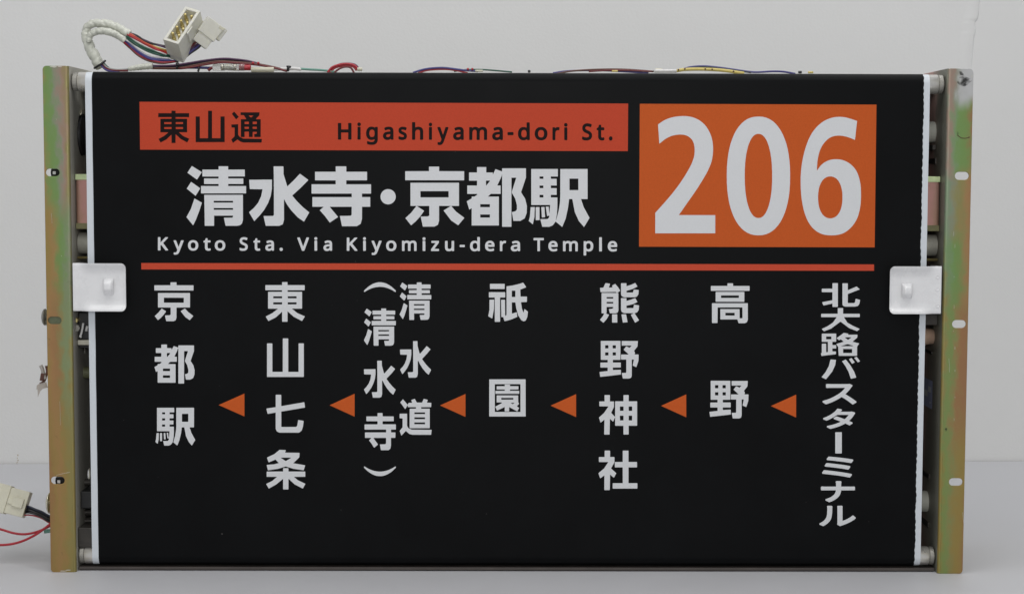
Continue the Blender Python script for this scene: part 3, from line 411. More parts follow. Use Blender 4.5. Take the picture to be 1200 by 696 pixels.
character|山|-2643 2775 -2 -2 -1 -4 -3 -383 0 -4 -3 -2 -115 0 -3 0 -2 2 0 4 2 326 -2 3 -3 1 -52 0 -3 -1 -2 -1 0 -4 -3 -384 1 -4 1 -1 4 -1 421 1 4 1 2 1 0 4 2 384 0 4 -2 1 -3 1 -51 0 -3 -1 -2 -3 -2 -327 -1 -3 -1 -2 -3 -1 -115 0 -2 2 0 4 2 385 -1 3 -4 1
character|七|-2731 2109 -2 -1 -1 -4 -1 -136 -1 -5 -2 -1 -3 -1 -100 -15 -3 -2 -1 -2 12 -54 2 -3 1 -2 5 0 84 15 3 0 2 -2 0 -4 -1 -185 1 -6 11 -25 3 -2 3 -2 23 -11 6 -1 224 0 7 2 26 22 4 5 14 47 7 58 -1 5 -1 1 -3 1 -52 9 -5 -1 -2 -4 -11 -61 -2 -4 -9 -9 -5 -3 -166 -1 -4 1 -1 2 -1 3 0 174 2 3 4 1 272 47 2 2 1 3 -8 56 -2 2 -3 0 -254 -45 -11 -1 -2 1 0 3 0 122 -1 6 -2 2 -3 0
character|条|-2693 1455 -5 -3 -58 -48 -78 -37 -5 -3 -2 -2 0 -2 0 -3 15 -46 3 -4 4 0 73 31 4 0 3 -1 2 -2 29 -33 2 -3 -1 -2 -3 -1 -47 -13 -81 -7 -6 -2 -2 -1 0 -3 12 -53 2 -4 2 -1 3 0 114 17 88 27 4 1 91 -27 114 -17 3 0 3 1 17 52 0 4 -1 2 -4 1 -129 22 -3 1 -1 1 1 3 9 8 59 58 1 4 3 44 -1 3 -1 2 -4 1 -161 2 -2 1 -1 2 8 23 0 2 -2 2 -7 1/-2678 1362 113 1 5 -1 0 -1 -4 -5 -52 -32 -5 -2 -5 2 -51 34 -2 2 0 2/-2649 1237 -2 -1 -2 -2 0 -33 -1 -3 -3 -1 -184 -1 -3 0 -2 -2 -1 -3 -1 -52 1 -3 1 -2 4 0 108 0 3 0 2 -2 0 -2 -3 -2 -49 -43 -68 -34 -3 -2 -1 -2 1 -3 26 -48 2 -1 3 0 85 48 76 63 4 2 2 -1 0 -3 -1 -115 1 -3 2 -2 3 0 52 0 3 0 2 2 0 4 1 114 1 3 1 1 4 -1 69 -64 91 -47 3 -1 2 2 27 49 1 3 -1 2 -8 5 -78 37 -42 36 -1 2 -1 2 2 1 3 0 120 1 4 0 1 2 1 3 0 52 -1 3 -2 2 -3 0 -189 0 -2 1 -1 3 0 32 -2 3 -4 1
character|清|-1485 3130 -2 -1 -1 -2 0 -19 -2 -2 -2 -1 -94 0 -3 -1 -1 -1 -1 -4 0 -36 1 -3 1 -2 4 0 91 0 4 -1 2 -3 -1 -12 -1 -1 -2 -1 -82 -1 -4 0 -2 -2 0 -3 0 -26 0 -4 2 -1 3 -1 83 0 2 -1 1 -2 0 -11 -1 -3 -4 -1 -101 -1 -3 0 -2 -2 -1 -3 0 -40 1 -4 2 -1 3 -1 272 1 4 1 1 2 0 2 1 40 -1 4 -2 1 -3 1 -104 0 -3 1 -1 4 0 11 1 2 3 1 87 0 2 0 2 1 1 4 0 27 0 3 -2 1 -4 1 -86 0 -3 1 -1 2 0 10 1 4 3 1 96 0 3 1 2 1 1 4 0 36 -1 4 -2 1 -3 0 -97 0 -2 2 -1 2 0 17 -1 2 -1 2 -4 0/-1659 3128 -3 -4 -21 -35 -1 -3 0 -3 3 -3 45 -37 5 -5 3 0 3 3 22 41 2 4 0 2 -3 3 -51 35 -2 2/-1664 3010 -2 -1 -3 -5 -19 -34 -1 -4 1 -3 4 -3 37 -35 7 -6 3 -1 2 3 20 38 3 6 0 3 -3 3 -45 37 -2 2/-1576 2917 -3 -1 0 -3 -1 -29 2 -185 1 -4 1 -2 4 -1 44 0 3 0 2 2 1 3 0 65 2 4 4 1 113 0 4 0 2 -3 0 -8 -2 -3 -5 -3 -4 -1 -41 -1 -3 0 -1 -1 -1 -5 10 -48 1 -1 4 -1 61 0 18 4 5 2 11 13 6 25 0 176 0 3 -1 2 -5 1/-1643 2887 -2 -4 -21 -70 -23 -49 -3 -9 1 -4 33 -47 2 -2 2 -1 1 1 2 3 16 39 19 58 16 56 -1 2 -2 3 -35 23 -3 1/-1521 2877 120 0 3 0 1 -2 0 -10 -1 -3 -4 -1 -118 -1 -3 2 -1 3 0 9 1 2/-1521 2824 120 1 3 -1 1 -2 0 -10 -1 -3 -4 -1 -118 -1 -3 2 -1 3 0 9 1 2
character|水|-1534 2514 -3 -2 0 -3 1 -139 -1 -216 -2 -5 -5 -5 -3 -1 -50 -1 -3 -1 -1 -5 11 -56 2 -2 3 -1 73 0 4 1 14 7 5 4 6 23 2 9 0 150 1 5 3 2 3 -1 3 -3 19 -39 26 -43 42 -52 29 -24 3 -2 2 0 3 4 25 51 0 2 0 3 -38 37 -36 42 -30 42 -2 4 0 2 3 5 55 58 40 49 2 3 -1 2 -2 3 -39 33 -2 1 -2 0 -3 -3 -34 -42 -35 -39 -6 -6 -2 -1 -3 1 -2 2 -1 4 -23 87 -1 48 -1 7 -1 1 -3 1/-1615 2414 -74 -1 -3 -1 -2 -2 3 -52 1 -3 1 -1 4 -1 61 -1 10 -1 3 -1 2 -3 -9 -54 -20 -49 -25 -37 -28 -30 -2 -3 0 -2 1 -4 23 -45 3 -3 1 0 2 2 26 31 29 42 24 49 18 54 8 57 0 54 0 4 -2 1 -3 1
character|寺|-1531 1895 -3 -2 -1 -2 0 -31 -2 -3 -2 -2 -123 -1 -4 -1 -1 -4 0 -46 1 -2 1 -2 4 -1 122 0 2 -2 2 -4 0 -25 -2 -5 -2 -1 -4 -1 -140 0 -4 -1 -1 -1 -1 -3 0 -51 1 -3 1 -2 4 -1 243 1 4 -2 2 -3 0 -22 -1 -4 -3 -2 -3 -1 -240 -1 -3 -1 0 -4 0 -56 1 -2 3 -1 60 0 3 0 3 -1 1 -3 -1 -3 -19 -20 -2 -2 0 -3 30 -40 25 -41 2 -2 2 -1 4 2 37 31 2 2 1 2 -1 4 -48 67 -1 4 2 3 6 1 131 0 5 0 2 -2 1 -4 0 -51 -1 -6 -2 -5 -6 -6 -4 -2 -56 -1 -3 0 -1 -2 0 -4 10 -58 2 -4 4 -1 83 0 4 2 17 13 2 2 1 5 7 32 0 85 1 5 2 2 3 1 42 0 3 1 1 2 1 55 -1 4 -2 2 -2 0 -40 0 -5 1 -2 2 0 3 0 21 1 5 4 2 46 0 3 0 2 2 1 4 0 52 -2 3 -3 1 -147 0 -3 1 -2 4 1 28 2 3 4 1 119 1 4 0 2 2 0 3 0 48 -2 3 -3 0 -122 0 -3 2 -1 3 0 30 -2 4 -4 1
character|清|-1067 3437 -2 0 -1 -2 0 -19 -2 -3 -2 0 -93 -1 -4 0 -1 -2 -1 -3 0 -37 1 -3 1 -2 4 -1 91 1 4 -1 2 -3 -1 -12 -1 -2 -2 0 -82 -1 -4 0 -2 -2 0 -3 0 -26 1 -4 2 -1 2 -1 83 0 2 -1 2 -2 0 -11 -1 -3 -4 -2 -101 0 -4 -1 -1 -1 -1 -4 0 -40 1 -4 2 -1 3 0 269 1 4 1 1 1 1 3 0 39 -1 4 -1 2 -4 0 -103 0 -4 2 -1 4 1 11 1 2 3 1 87 0 2 0 2 1 1 4 0 27 -1 3 -1 1 -4 1 -86 0 -3 1 -1 1 0 11 1 4 3 1 95 0 4 1 2 1 0 3 0 37 -1 4 -2 1 -2 1 -97 0 -2 1 -1 2 -1 18 0 1 -2 2 -3 1/-1240 3435 -3 -3 -21 -37 -1 -2 0 -3 3 -3 48 -41 3 -1 2 0 2 2 8 15 16 29 0 4 -3 3 -50 35/-1245 3317 -2 -1 -2 -5 -19 -34 -1 -5 5 -6 36 -34 7 -7 3 0 3 3 21 41 1 5 -3 4 -44 37 -3 2/-1158 3223 -3 -2 0 -6 2 -187 1 -26 1 -4 4 -1 44 0 3 0 2 2 1 3 0 66 1 4 4 1 112 0 4 -1 2 -3 0 -7 -3 -4 -4 -3 -44 -1 -3 -1 -1 -1 -1 -4 10 -48 1 -2 4 -1 60 1 19 3 5 3 7 9 3 4 6 26 0 175 0 3 -1 2 -5 1/-1224 3193 -2 -6 -20 -68 -24 -52 -2 -6 0 -3 3 -4 31 -45 3 -2 2 0 1 2 17 40 17 56 17 59 -1 3 -3 3 -34 22 -3 1/-1102 3183 118 0 3 0 1 -2 0 -10 -1 -3 -4 -1 -116 -1 -3 2 -1 3 0 9 1 2/-1103 3129 119 1 3 -1 1 -2 0 -10 -1 -3 -4 -1 -117 0 -3 1 -1 4 1 8 0 2
character|水|-1112 2746 -3 -2 0 -3 1 -155 0 -195 -2 -4 -3 -4 -3 -2 -2 -1 -49 -1 -2 0 -2 -1 0 -5 10 -55 2 -2 3 -1 72 0 4 1 14 7 4 4 8 31 0 148 1 5 3 1 3 0 2 -2 19 -40 26 -42 41 -51 29 -24 2 -1 2 0 3 4 24 49 1 2 0 3 -6 6 -32 31 -35 41 -29 41 -2 4 0 3 1 3 6 6 49 54 39 47 2 2 0 3 -41 36 -2 1 -2 0 -3 -3 -31 -39 -39 -44 -4 -3 -3 0 -3 2 -1 3 -22 85 -1 18 0 22 -1 16 -2 1 -2 1/-1179 2648 -85 -1 -3 -1 -2 -3 3 -51 1 -2 2 -2 4 -1 64 -1 7 -1 2 -2 1 -3 -10 -53 -18 -47 -25 -37 -24 -25 -5 -8 0 -2 1 -3 22 -44 3 -4 2 0 1 2 25 31 29 41 23 48 17 52 8 57 0 57 -1 2 -3 1
character|道|-1098 2064 -34 -12 -4 -3 0 -4 8 -23 0 -3 -1 -1 -3 -1 -31 0 -3 -1 -4 -3 -8 -15 -2 -2 -2 1 -1 1 -48 56 -3 3 -2 0 -3 -2 -25 -29 -1 -3 0 -2 1 -3 51 -71 3 -3 2 0 2 2 22 38 3 3 1 0 1 -2 1 -16 2 -3 89 0 3 0 2 -2 0 -13 0 -2 -2 -1 -67 -1 -4 -1 -1 -2 -1 -222 1 -3 2 -2 3 -1 225 1 4 0 2 2 0 4 0 219 0 3 -2 2 -3 1 -93 0 -1 0 -2 2 0 12 2 4 3 0 107 1 4 0 2 2 0 3 2 40 0 3 -2 2 -4 1 -40 1 -3 1 -2 1 0 3 8 23 1 3 -1 2 -4 2 -40 10 -2 0 -2 -3 -15 -37 -2 -3 -5 -1 -55 0 -3 1 -2 3 -20 37 -2 2/-1099 1903 120 1 3 -1 1 -2 0 -13 -1 -3 -4 -1 -117 -1 -4 2 -1 3 1 12 0 2/-1203 1888 -67 -1 -3 -1 -1 -3 -1 -43 1 -4 5 -2 27 -2 2 -1 1 -3 -1 -100 -2 -4 -31 -39 -1 -4 17 -47 2 -4 2 0 2 1 46 49 3 2 4 -2 37 -32 5 -2 34 -8 213 0 3 1 2 1 1 4 5 47 0 3 -2 2 -11 1 -218 2 -5 1 -37 16 -3 4 -11 19 -2 6 0 140 -1 2 -2 1/-1099 1845 120 0 3 0 1 -3 0 -15 -1 -3 -4 -1 -118 0 -3 2 -1 3 1 14 0 2/-1099 1784 120 1 3 -1 1 -3 0 -14 -1 -3 -4 -1 -118 0 -3 1 -1 4 0 13 1 2
character|祇|174 3437 -49 -16 -73 -18 -63 -8 -4 0 -1 -2 -1 -4 1 -326 -1 -5 -2 -3 -9 -8 -3 0 -1 3 -1 12 -2 163 0 8 -2 2 -3 1 -36 0 -4 -1 -1 -4 4 -195 1 -3 2 0 18 -1 4 -2 0 -8 11 -34 2 -3 5 0 71 19 68 29 4 3 0 6 -4 42 -1 4 -1 1 -4 0 -49 -15 -2 -1 -2 2 -1 125 1 4 4 2 34 0 3 -1 1 -1 9 -64 22 -81 2 -6 35 -54 5 -4 22 -11 3 -1 4 1 16 8 3 2 3 5 16 36 6 56 0 5 -3 4 -32 25 -4 1 -1 -1 -1 -2 -9 -35 -1 -2 -2 0 -17 47 -11 71 1 4 3 1 61 2 3 2 1 3 1 53 -1 4 -4 1 -66 0 -3 1 -2 2 -2 55 -1 21 1 2 4 3 60 24 2 1 1 2 -1 4 -31 46 -3 3/-208 3423 -3 -2 -1 -4 1 -50 1 -3 1 -1 164 0 4 1 1 2 1 53 -1 3 -2 1/48 3344 34 0 2 -1 2 -1 1 -4 0 -63 -1 -4 -1 -1 -3 -1 -32 0 -3 1 -2 1 0 4 0 63 0 4/-221 3325 -3 -2 0 -3 0 -52 0 -2 1 -2 4 -1 59 0 4 -1 1 -2 1 -281 1 -2 3 -1 55 1 2 2 1 3 -1 278 2 2 2 1 51 0 2 1 2 1 1 4 0 54 -2 2 -3 0/-213 3236 -3 -1 -1 -4 0 -114 -14 -74 2 -2 2 -2 37 -21 4 -1 2 1 1 4 19 111 2 100 -2 3 -3 1
character|園|-216 2297 -2 -1 0 -3 0 -432 1 -3 3 -1 422 1 3 0 1 4 -2 432 -1 3 -3 1/-151 2240 297 1 3 -1 1 -3 1 -321 -1 -3 -3 -1 -295 -1 -3 1 -1 3 -1 321 0 3/-34 2236 -1 -2 0 -16 -1 -1 -93 -1 -1 -2 0 -35 1 -2 93 0 1 -2 0 -12 0 -1 -2 0 -107 -1 -1 -2 0 -31 1 -2 277 1 2 0 0 33 -1 2 -105 0 -2 0 -1 1 0 13 2 1 97 1 1 2 0 35 -1 2 -97 0 -2 2 0 15 -1 2/-129 2107 -1 -2 0 -81 2 0 56 0 2 -1 1 -2 -1 -5 -1 -2 -75 -40 0 -3 20 -43 2 -1 5 3 83 39 1 -2 0 -47 1 -2 50 0 1 2 0 47 1 2 91 -49 3 -1 2 0 21 40 -1 2 -25 15 -1 1 24 29 2 3 -10 19 -1 77 0 2/-75 2078 139 0 2 -1 0 -18 -1 -1 -2 0 -137 -1 -2 1 0 1 0 17/36 2019 41 1 3 -1 -20 -15 -2 -1 -21 14 -2 2
character|熊|1492 3436 -54 -23 -44 -13 -2 0 -1 3 0 27 -1 2 -1 2 -4 0 -53 0 -2 0 -2 -1 -1 -5 1 -121 1 -6 8 -18 1 -3 4 -2 19 -8 7 -1 122 1 19 5 5 3 15 22 3 6 3 44 0 3 -2 2 -50 5 -4 0 -1 -1 -2 -3 -7 -28 -1 -2 -2 -1 -70 0 -3 0 -1 4 0 12 0 2 2 2 74 23 50 26 1 3 -2 4 -21 33 -2 2/1145 3434 -3 -4 -20 -44 -2 -3 -4 -2 -32 -2 -3 -2 0 -3 5 -40 2 -4 4 -1 28 0 143 3 3 -1 3 -2 5 -4 2 -4 -1 -1 -4 -1 -167 0 -3 -1 -1 -1 -1 -4 2 -230 0 -2 3 -1 23 -1 3 0 1 -2 -5 -12 -15 -27 -26 -31 -2 -4 1 -1 2 -3 33 -28 3 -2 2 1 2 2 37 42 25 47 -1 2 -2 2 -32 10 -4 2 -1 1 2 1 7 1 2 3 0 67 0 2 2 2 4 1 68 0 3 0 1 -2 1 -6 -1 -4 -3 -3 -5 -4 -4 -2 -34 -4 -4 -2 0 -4 11 -39 1 -3 2 -2 3 0 60 0 22 7 4 4 7 19 1 5 -2 199 0 2 -1 2 -8 2 -2 0 0 1 3 4 27 18 2 4 -1 3 -24 37 -30 35 -3 3 -2 0 -2 -1 -31 -17 -1 -4 4 -15 -1 -3 -4 -1 -34 -2 -3 1 0 3 12 37 0 2 -1 2 -2 1 -8 2 -37 4/1161 3271 73 1 2 -1 1 -2 0 -12 -1 -3 -3 -1 -71 0 -3 2 -1 3 0 10 1 2/1332 3259 -3 -2 -1 -3 1 -130 1 -6 9 -23 5 -3 19 -8 5 -1 103 0 6 -1 1 -1 -2 -2 -27 -13 -2 -2 -1 -2 48 -90 2 -2 3 1 40 26 2 3 -1 3 -50 74 -2 4 2 1 20 7 9 4 2 3 13 21 3 7 4 44 -1 4 -5 2 -51 8 -2 -1 -1 -2 -6 -33 -2 -3 -1 -1 -74 0 -4 1 -1 2 0 20 0 3 2 2 74 18 50 24 1 2 0 2 -23 41 -3 1 -3 0 -52 -19 -43 -12 -2 0 -2 3 0 24 -1 3 -1 2 -4 0/1161 3214 73 0 3 -1 0 -2 0 -13 -1 -2 -3 -1 -71 0 -2 1 -1 4 0 11 1 1/1228 3069 -2 -2 -1 -3 0 -87 1 -4 2 -2 3 0 49 0 3 0 2 2 1 3 -1 87 -1 4 -1 1 -3 1/1380 3069 -41 -1 -3 -1 -1 -2 16 -90 1 -3 2 -1 48 4 3 1 2 2 -18 87 -1 2 -2 2
character|野|1098 2754 -3 -1 -1 -4 2 -216 2 -2 3 0 73 -1 2 -1 1 -2 0 -23 -1 -4 -4 -1 -75 -1 -5 -1 -1 -2 0 -2 0 -49 2 -3 3 -1 75 0 4 0 2 -2 0 -2 1 -32 -1 -4 -4 -2 -86 -10 -4 -1 -1 -2 0 -3 7 -50 3 -2 3 0 115 13 121 15 2 2 0 3 0 46 -1 2 -1 2 -4 1 -85 -3 -3 1 -1 4 0 20 1 3 1 1 86 1 3 0 2 3 0 49 0 3 -2 2 -4 1 -83 0 -4 1 -1 4 0 23 1 2 2 2 81 0 3 1 2 2 -1 215 -1 4 -2 1 -3 1/1344 2754 -3 -2 -1 -4 1 -44 0 -2 2 -2 4 0 103 0 3 -1 2 -1 -1 -2 -4 -6 -15 -14 -3 -2 -4 1 -29 15 -5 1 -3 -3 -26 -34 0 -3 1 -2 51 -47 4 -4 0 -1 0 -2 -5 -1 -78 0 -3 -1 -2 -4 1 -49 0 -2 1 -2 4 -1 53 0 3 -2 1 -3 1 -144 -1 -2 -3 -3 -3 -3 -3 -1 -39 -1 -3 -1 -1 -4 12 -58 2 -2 3 -1 70 0 18 8 4 3 2 3 6 23 -1 182 1 4 1 2 2 0 16 0 4 0 1 -3 -12 -63 0 -5 4 -2 35 -16 3 1 1 3 22 69 1 11 1 62 -2 2 -2 1 -40 0 -3 1 -1 3 5 13 0 3 -11 22 2 4 38 49 0 5 4 56 -2 2 -3 1/1148 2703 31 1 2 -1 2 -1 1 -4 1 -27 -1 -2 -1 -2 -4 -1 -29 0 -2 0 -2 1 -1 4 0 28 1 3/1236 2703 31 1 2 0 2 -2 1 -4 0 -27 0 -2 -1 -2 -4 -1 -28 0 -3 0 -2 1 0 4 -1 28 1 3/1148 2619 32 1 2 -1 2 -1 1 -4 0 -26 0 -3 -1 -2 -4 0 -29 -1 -3 1 -2 1 0 4 -1 27 1 3/1237 2620 30 0 3 0 2 -2 1 -3 0 -27 0 -2 -2 -2 -3 -1 -29 0 -2 0 -2 1 -1 4 0 27 1 3
character|神|1146 2114 -3 -2 -1 -3 1 -65 -1 -4 -1 -2 -3 0 -52 0 -3 -1 -2 -2 0 -3 1 -48 2 -2 11 -1 87 -1 5 -1 1 -2 0 -1 -50 -74 -57 -53 -2 -3 -1 -3 18 -50 2 -4 2 0 2 1 36 29 3 0 2 -1 -2 -164 1 -7 2 -1 3 -1 52 0 3 1 2 2 0 3 3 178 2 2 2 -2 31 -28 3 -1 3 3 16 41 2 4 2 1 1 -1 0 -5 1 -87 1 -4 2 -1 2 -1 87 0 5 -1 1 -1 0 -3 1 -93 1 -4 1 -2 3 0 50 0 4 0 2 2 0 3 -1 94 1 4 2 1 3 1 90 0 3 1 1 2 -2 281 0 3 -2 2 -3 1 -89 -1 -4 1 -1 2 -1 2 0 64 -1 4 -2 1 -3 1 -50 -1 -4 -1 -1 -3 0 -64 0 -3 -1 -2 -5 -1 -87 0 -3 0 -1 -2 -1 -4 1 -172 0 -4 -2 -1 -3 2 -39 40 -3 5 4 10 28 60 0 58 0 4 -2 2 -3 0 -39 0 -2 0 -2 2 -1 3 0 66 -1 2 -1 2 -4 1/1327 1979 35 0 2 0 2 -1 1 -4 1 -41 -1 -3 -1 -2 -4 -1 -32 0 -2 0 -2 1 -1 4 -1 42 1 3/1431 1979 33 1 2 -1 2 -1 1 -4 1 -41 -1 -3 -1 -2 -4 -1 -31 0 -2 0 -2 2 -1 3 0 42 0 3/1328 1870 35 0 2 0 2 -1 1 -4 0 -46 0 -3 -1 -2 -4 -1 -32 0 -3 1 -1 1 -1 4 -1 46 1 3/1431 1870 34 1 2 -1 2 -1 1 -4 0 -45 0 -4 -1 -2 -4 -1 -31 0 -2 1 -2 1 -1 4 0 46 0 3
character|社|1151 1454 -2 -2 -1 -3 0 -66 0 -3 -2 -2 -2 -1 -58 0 -4 -1 -1 -2 -1 -2 1 -51 2 -2 3 -1 102 0 2 -1 1 -2 -49 -74 -63 -54 -2 -3 0 -3 18 -53 2 -3 2 0 3 1 41 31 2 1 2 -2 0 -34 0 -11 0 -122 1 -5 2 -1 2 0 55 0 2 1 1 1 1 7 3 172 2 2 2 -1 37 -31 4 -1 3 3 24 46 0 2 -3 4 -52 48 -4 4 -1 3 1 4 37 67 0 60 -1 2 -3 2 -43 0 -2 0 -2 1 -1 4 0 66 -1 2 -1 2 -4 1/1366 1454 -3 -1 -1 -4 1 -124 -1 -5 -2 -1 -2 0 -84 -1 -4 -1 -1 -4 1 -53 0 -2 1 -2 5 -1 82 0 3 -1 2 -2 2 -184 -2 -2 -3 0 -108 -1 -4 0 -2 -2 0 -3 0 -56 2 -2 4 -1 283 1 2 2 1 3 0 54 -1 2 -1 2 -4 1 -95 0 -4 1 -1 5 -1 177 0 4 2 2 3 0 90 0 4 1 1 2 1 3 -1 55 -2 2 -3 1 -90 0 -4 1 -2 2 0 2 -1 124 0 4 -2 2 -3 0
character|高|2581 3436 -3 -2 0 -2 0 -23 -1 -3 -3 -1 -185 -1 -4 -1 -2 -1 0 -3 0 -46 1 -4 2 -2 447 1 3 1 2 2 0 49 -1 4 -2 1 -188 0 -2 1 -2 2 0 24 -1 2 -2 1 -3 1/2444 3334 -3 -2 -1 -4 1 -104 1 -4 2 -1 329 0 4 1 1 2 -1 108 0 3 -2 2/2505 3293 205 1 2 -1 2 -3 0 -21 -1 -3 -4 -1 -202 -1 -3 2 -1 3 0 20 1 3/2402 3201 -3 -2 -1 -4 3 -221 0 -3 2 -2 4 -1 53 1 3 0 2 2 0 5 0 171 1 4 2 1 2 0 281 1 4 -1 1 -1 1 -4 2 -117 -1 -3 -2 -2 -3 0 -24 0 -3 0 -1 2 -2 100 0 3 -2 2 -4 0 -215 0 -4 -1 -1 -4 2 -113 1 -2 4 -1 193 1 2 -1 2 -3 12 -38 2 -2 3 -1 66 0 4 1 19 9 3 2 2 3 8 19 2 6 -3 189 0 4 -2 2 -4 0/2560 3089 103 0 2 -1 1 -3 0 -26 -2 -2 -3 -1 -101 1 -2 1 -1 2 0 23 1 4
character|野|2397 2286 -3 -2 -1 -3 3 -217 2 -2 3 -1 73 0 2 -1 1 -3 0 -23 -1 -4 -3 -2 -76 0 -4 -1 -1 -2 -1 -2 1 -50 1 -2 4 -1 75 0 4 -1 2 -1 0 -3 1 -31 -1 -4 -4 -2 -85 -10 -5 -2 -1 -2 0 -3 8 -50 2 -2 7 1 109 12 119 14 4 1 2 2 1 4 -1 45 0 3 -2 2 -2 1 -8 0 -78 -4 -2 1 -2 1 -1 4 0 20 1 3 1 1 86 0 3 1 2 2 0 50 -1 3 -1 2 -4 1 -83 0 -4 1 -1 4 0 23 1 3 1 1 82 1 3 0 2 2 -3 216 0 4 -2 2 -4 0/2644 2284 -3 -1 -1 -4 1 -44 0 -3 2 -1 4 -1 104 0 3 0 1 -1 -1 -3 -13 -14 -6 -6 -2 -1 -5 1 -29 15 -4 0 -4 -3 -26 -34 0 -2 1 -2 55 -51 1 -2 0 -1 -5 -1 -78 -1 -4 -1 -1 -3 0 -49 1 -3 1 -2 4 -1 53 0 3 -1 1 -3 1 -145 0 -3 -3 -3 -3 -2 -2 -1 -40 -1 -3 0 -1 -1 0 -4 12 -58 2 -2 3 -1 71 0 18 8 4 2 1 4 6 23 -2 183 1 4 1 1 2 1 17 0 3 -1 1 -2 -12 -64 0 -5 4 -3 35 -15 3 1 2 3 21 69 1 11 1 63 -2 1 -2 1 -40 0 -3 1 -1 3 5 13 0 3 -1 4 -9 15 -1 3 2 5 35 45 2 4 1 4 3 57 -1 2 -4 1/2447 2234 32 1 2 0 2 -2 1 -4 0 -27 0 -2 -1 -2 -4 -1 -29 0 -2 0 -2 1 -1 4 -1 28 1 3/2536 2235 31 0 2 0 2 -2 1 -3 0 -28 0 -2 -1 -2 -4 -1 -28 0 -3 0 -2 2 -1 3 0 28 1 3/2448 2150 32 1 2 -1 2 -1 1 -4 0 -27 0 -2 -1 -2 -4 -1 -29 0 -3 0 -1 1 -1 4 -1 28 1 3/2537 2150 31 1 2 0 2 -2 1 -4 0 -27 0 -2 -1 -2 -4 -1 -28 0 -3 0 -2 1 -1 4 0 28 1 3
character|北|3815 3441 -3 -2 0 -2 0 -56 0 -3 -2 -2 -4 0 -114 -1 -3 -1 -1 -4 0 -30 1 -3 2 -2 117 0 2 0 2 -1 1 -5 1 -83 0 -4 -2 -2 -3 -1 -110 -21 -3 -1 -1 -4 13 -31 2 -3 5 0 97 22 2 -1 1 -2 1 -32 1 -4 5 -1 54 1 3 2 0 3 -4 271 -2 2 -3 1/3932 3439 -2 -1 -1 -4 4 -231 0 -7 5 -18 4 -3 18 -8 8 -2 115 1 26 6 5 2 3 3 13 19 3 5 6 40 -1 3 -4 2 -42 11 -3 0 -2 -1 -1 -3 -4 -34 -3 -3 -9 -8 -5 -1 -64 0 -3 0 -2 2 -1 4 -1 97 1 3 2 2 131 51 4 2 0 3 -33 28 -3 2 -2 0 -95 -41 -4 -1 -2 1 0 3 -2 70 -1 5 -1 1 -3 0
character|大|3882 3148 -2 -1 -1 -3 1 -59 -1 -3 -2 -1 -186 -1 -4 -1 -1 -1 -1 -4 0 -29 1 -3 3 -1 173 0 3 0 2 -2 -2 -3 -11 -17 -27 -39 -4 -5 -64 -43 -63 -30 -1 -1 1 -3 22 -22 2 -1 4 0 80 31 92 70 14 10 3 1 3 -1 9 -6 85 -63 7 -5 92 -35 4 1 25 21 1 3 -3 3 -78 35 -63 36 -6 8 -34 52 -1 3 1 2 4 0 177 1 2 1 1 4 0 29 -2 4 -4 1 -188 0 -2 1 -1 3 -1 58 -1 4 -2 1 -3 0
character|路|3955 2855 -4 -2 -68 -51 -10 -7 -1 -2 0 -2 2 -2 25 -19 4 1 17 7 3 0 28 -23 2 -3 0 -2 -3 -1 -77 -23 -3 -1 -1 -2 1 -4 19 -26 2 -5 8 -98 0 -3 2 -2 4 0 205 0 3 1 2 1 0 3 -1 101 2 5 20 32 0 3 -1 1 -3 2 -68 15 -3 2 0 1 3 4 48 43 2 4 0 5 2 22 -1 3 -2 2 -3 0 -100 -1 -1 0 -2 2 0 9 -2 2 -45 8/3699 2846 -2 -1 -1 -4 1 -85 1 -4 2 -2 3 0 61 0 3 -1 2 -2 2 -113 -1 -4 -4 -2 -13 -1 -2 1 -1 1 -2 93 -1 4 -2 1 -3 1 -39 -1 -4 0 -1 -2 0 -3 1 -102 -1 -2 -1 -1 -7 -3 -2 -2 8 -27 2 -2 3 0 81 11 78 9 3 1 2 2 0 4 1 20 -1 4 -3 2 -34 1 -4 1 -1 4 -1 24 1 3 3 2 36 0 4 1 1 2 0 2 0 32 -2 2 -2 1 -36 0 -4 1 -1 3 -1 30 1 4 3 1 37 1 2 0 2 2 0 4 -1 84 -1 4 -2 2 -3 0/3749 2812 54 0 4 0 1 -2 1 -3 0 -25 -2 -1 -3 -1 -51 0 -4 0 -1 2 -1 3 0 22 0 3/3970 2803 69 0 4 0 1 -2 -4 -4 -31 -21 -4 -2 -4 2 -30 22 -3 3 0 1/4000 2723 5 0 57 -18 6 -3 1 -1 -2 -1 -6 -1 -111 -1 -19 0 -5 1 3 2 7 3/3952 2666 98 0 3 0 2 -2 1 -3 0 -37 0 -3 -2 -2 -3 -1 -95 0 -4 1 -2 1 0 3 -1 38 0 3
character|バ|4107 2572 -22 -9 -1 -3 1 -3 40 -48 2 -1 2 1 19 10 2 2 -1 4 -29 37 -8 9 -2 1/4046 2558 -22 -12 -2 -1 0 -2 34 -50 2 -2 2 -1 26 17 2 2 0 2 -2 3 -33 42 -3 2/3805 2540 -2 -1 -1 -3 -17 -70 -3 -9 -35 -66 -45 -58 1 -3 2 -1 45 -21 4 0 2 2 70 89 33 77 8 56 0 3 -3 2 -5 0 -47 4/3980 2540 -38 -18 -2 -2 0 -2 40 -55 37 -65 29 -82 2 -2 3 0 56 13 2 3 -1 3 -24 64 -3 5 -45 74 -50 61 -3 3
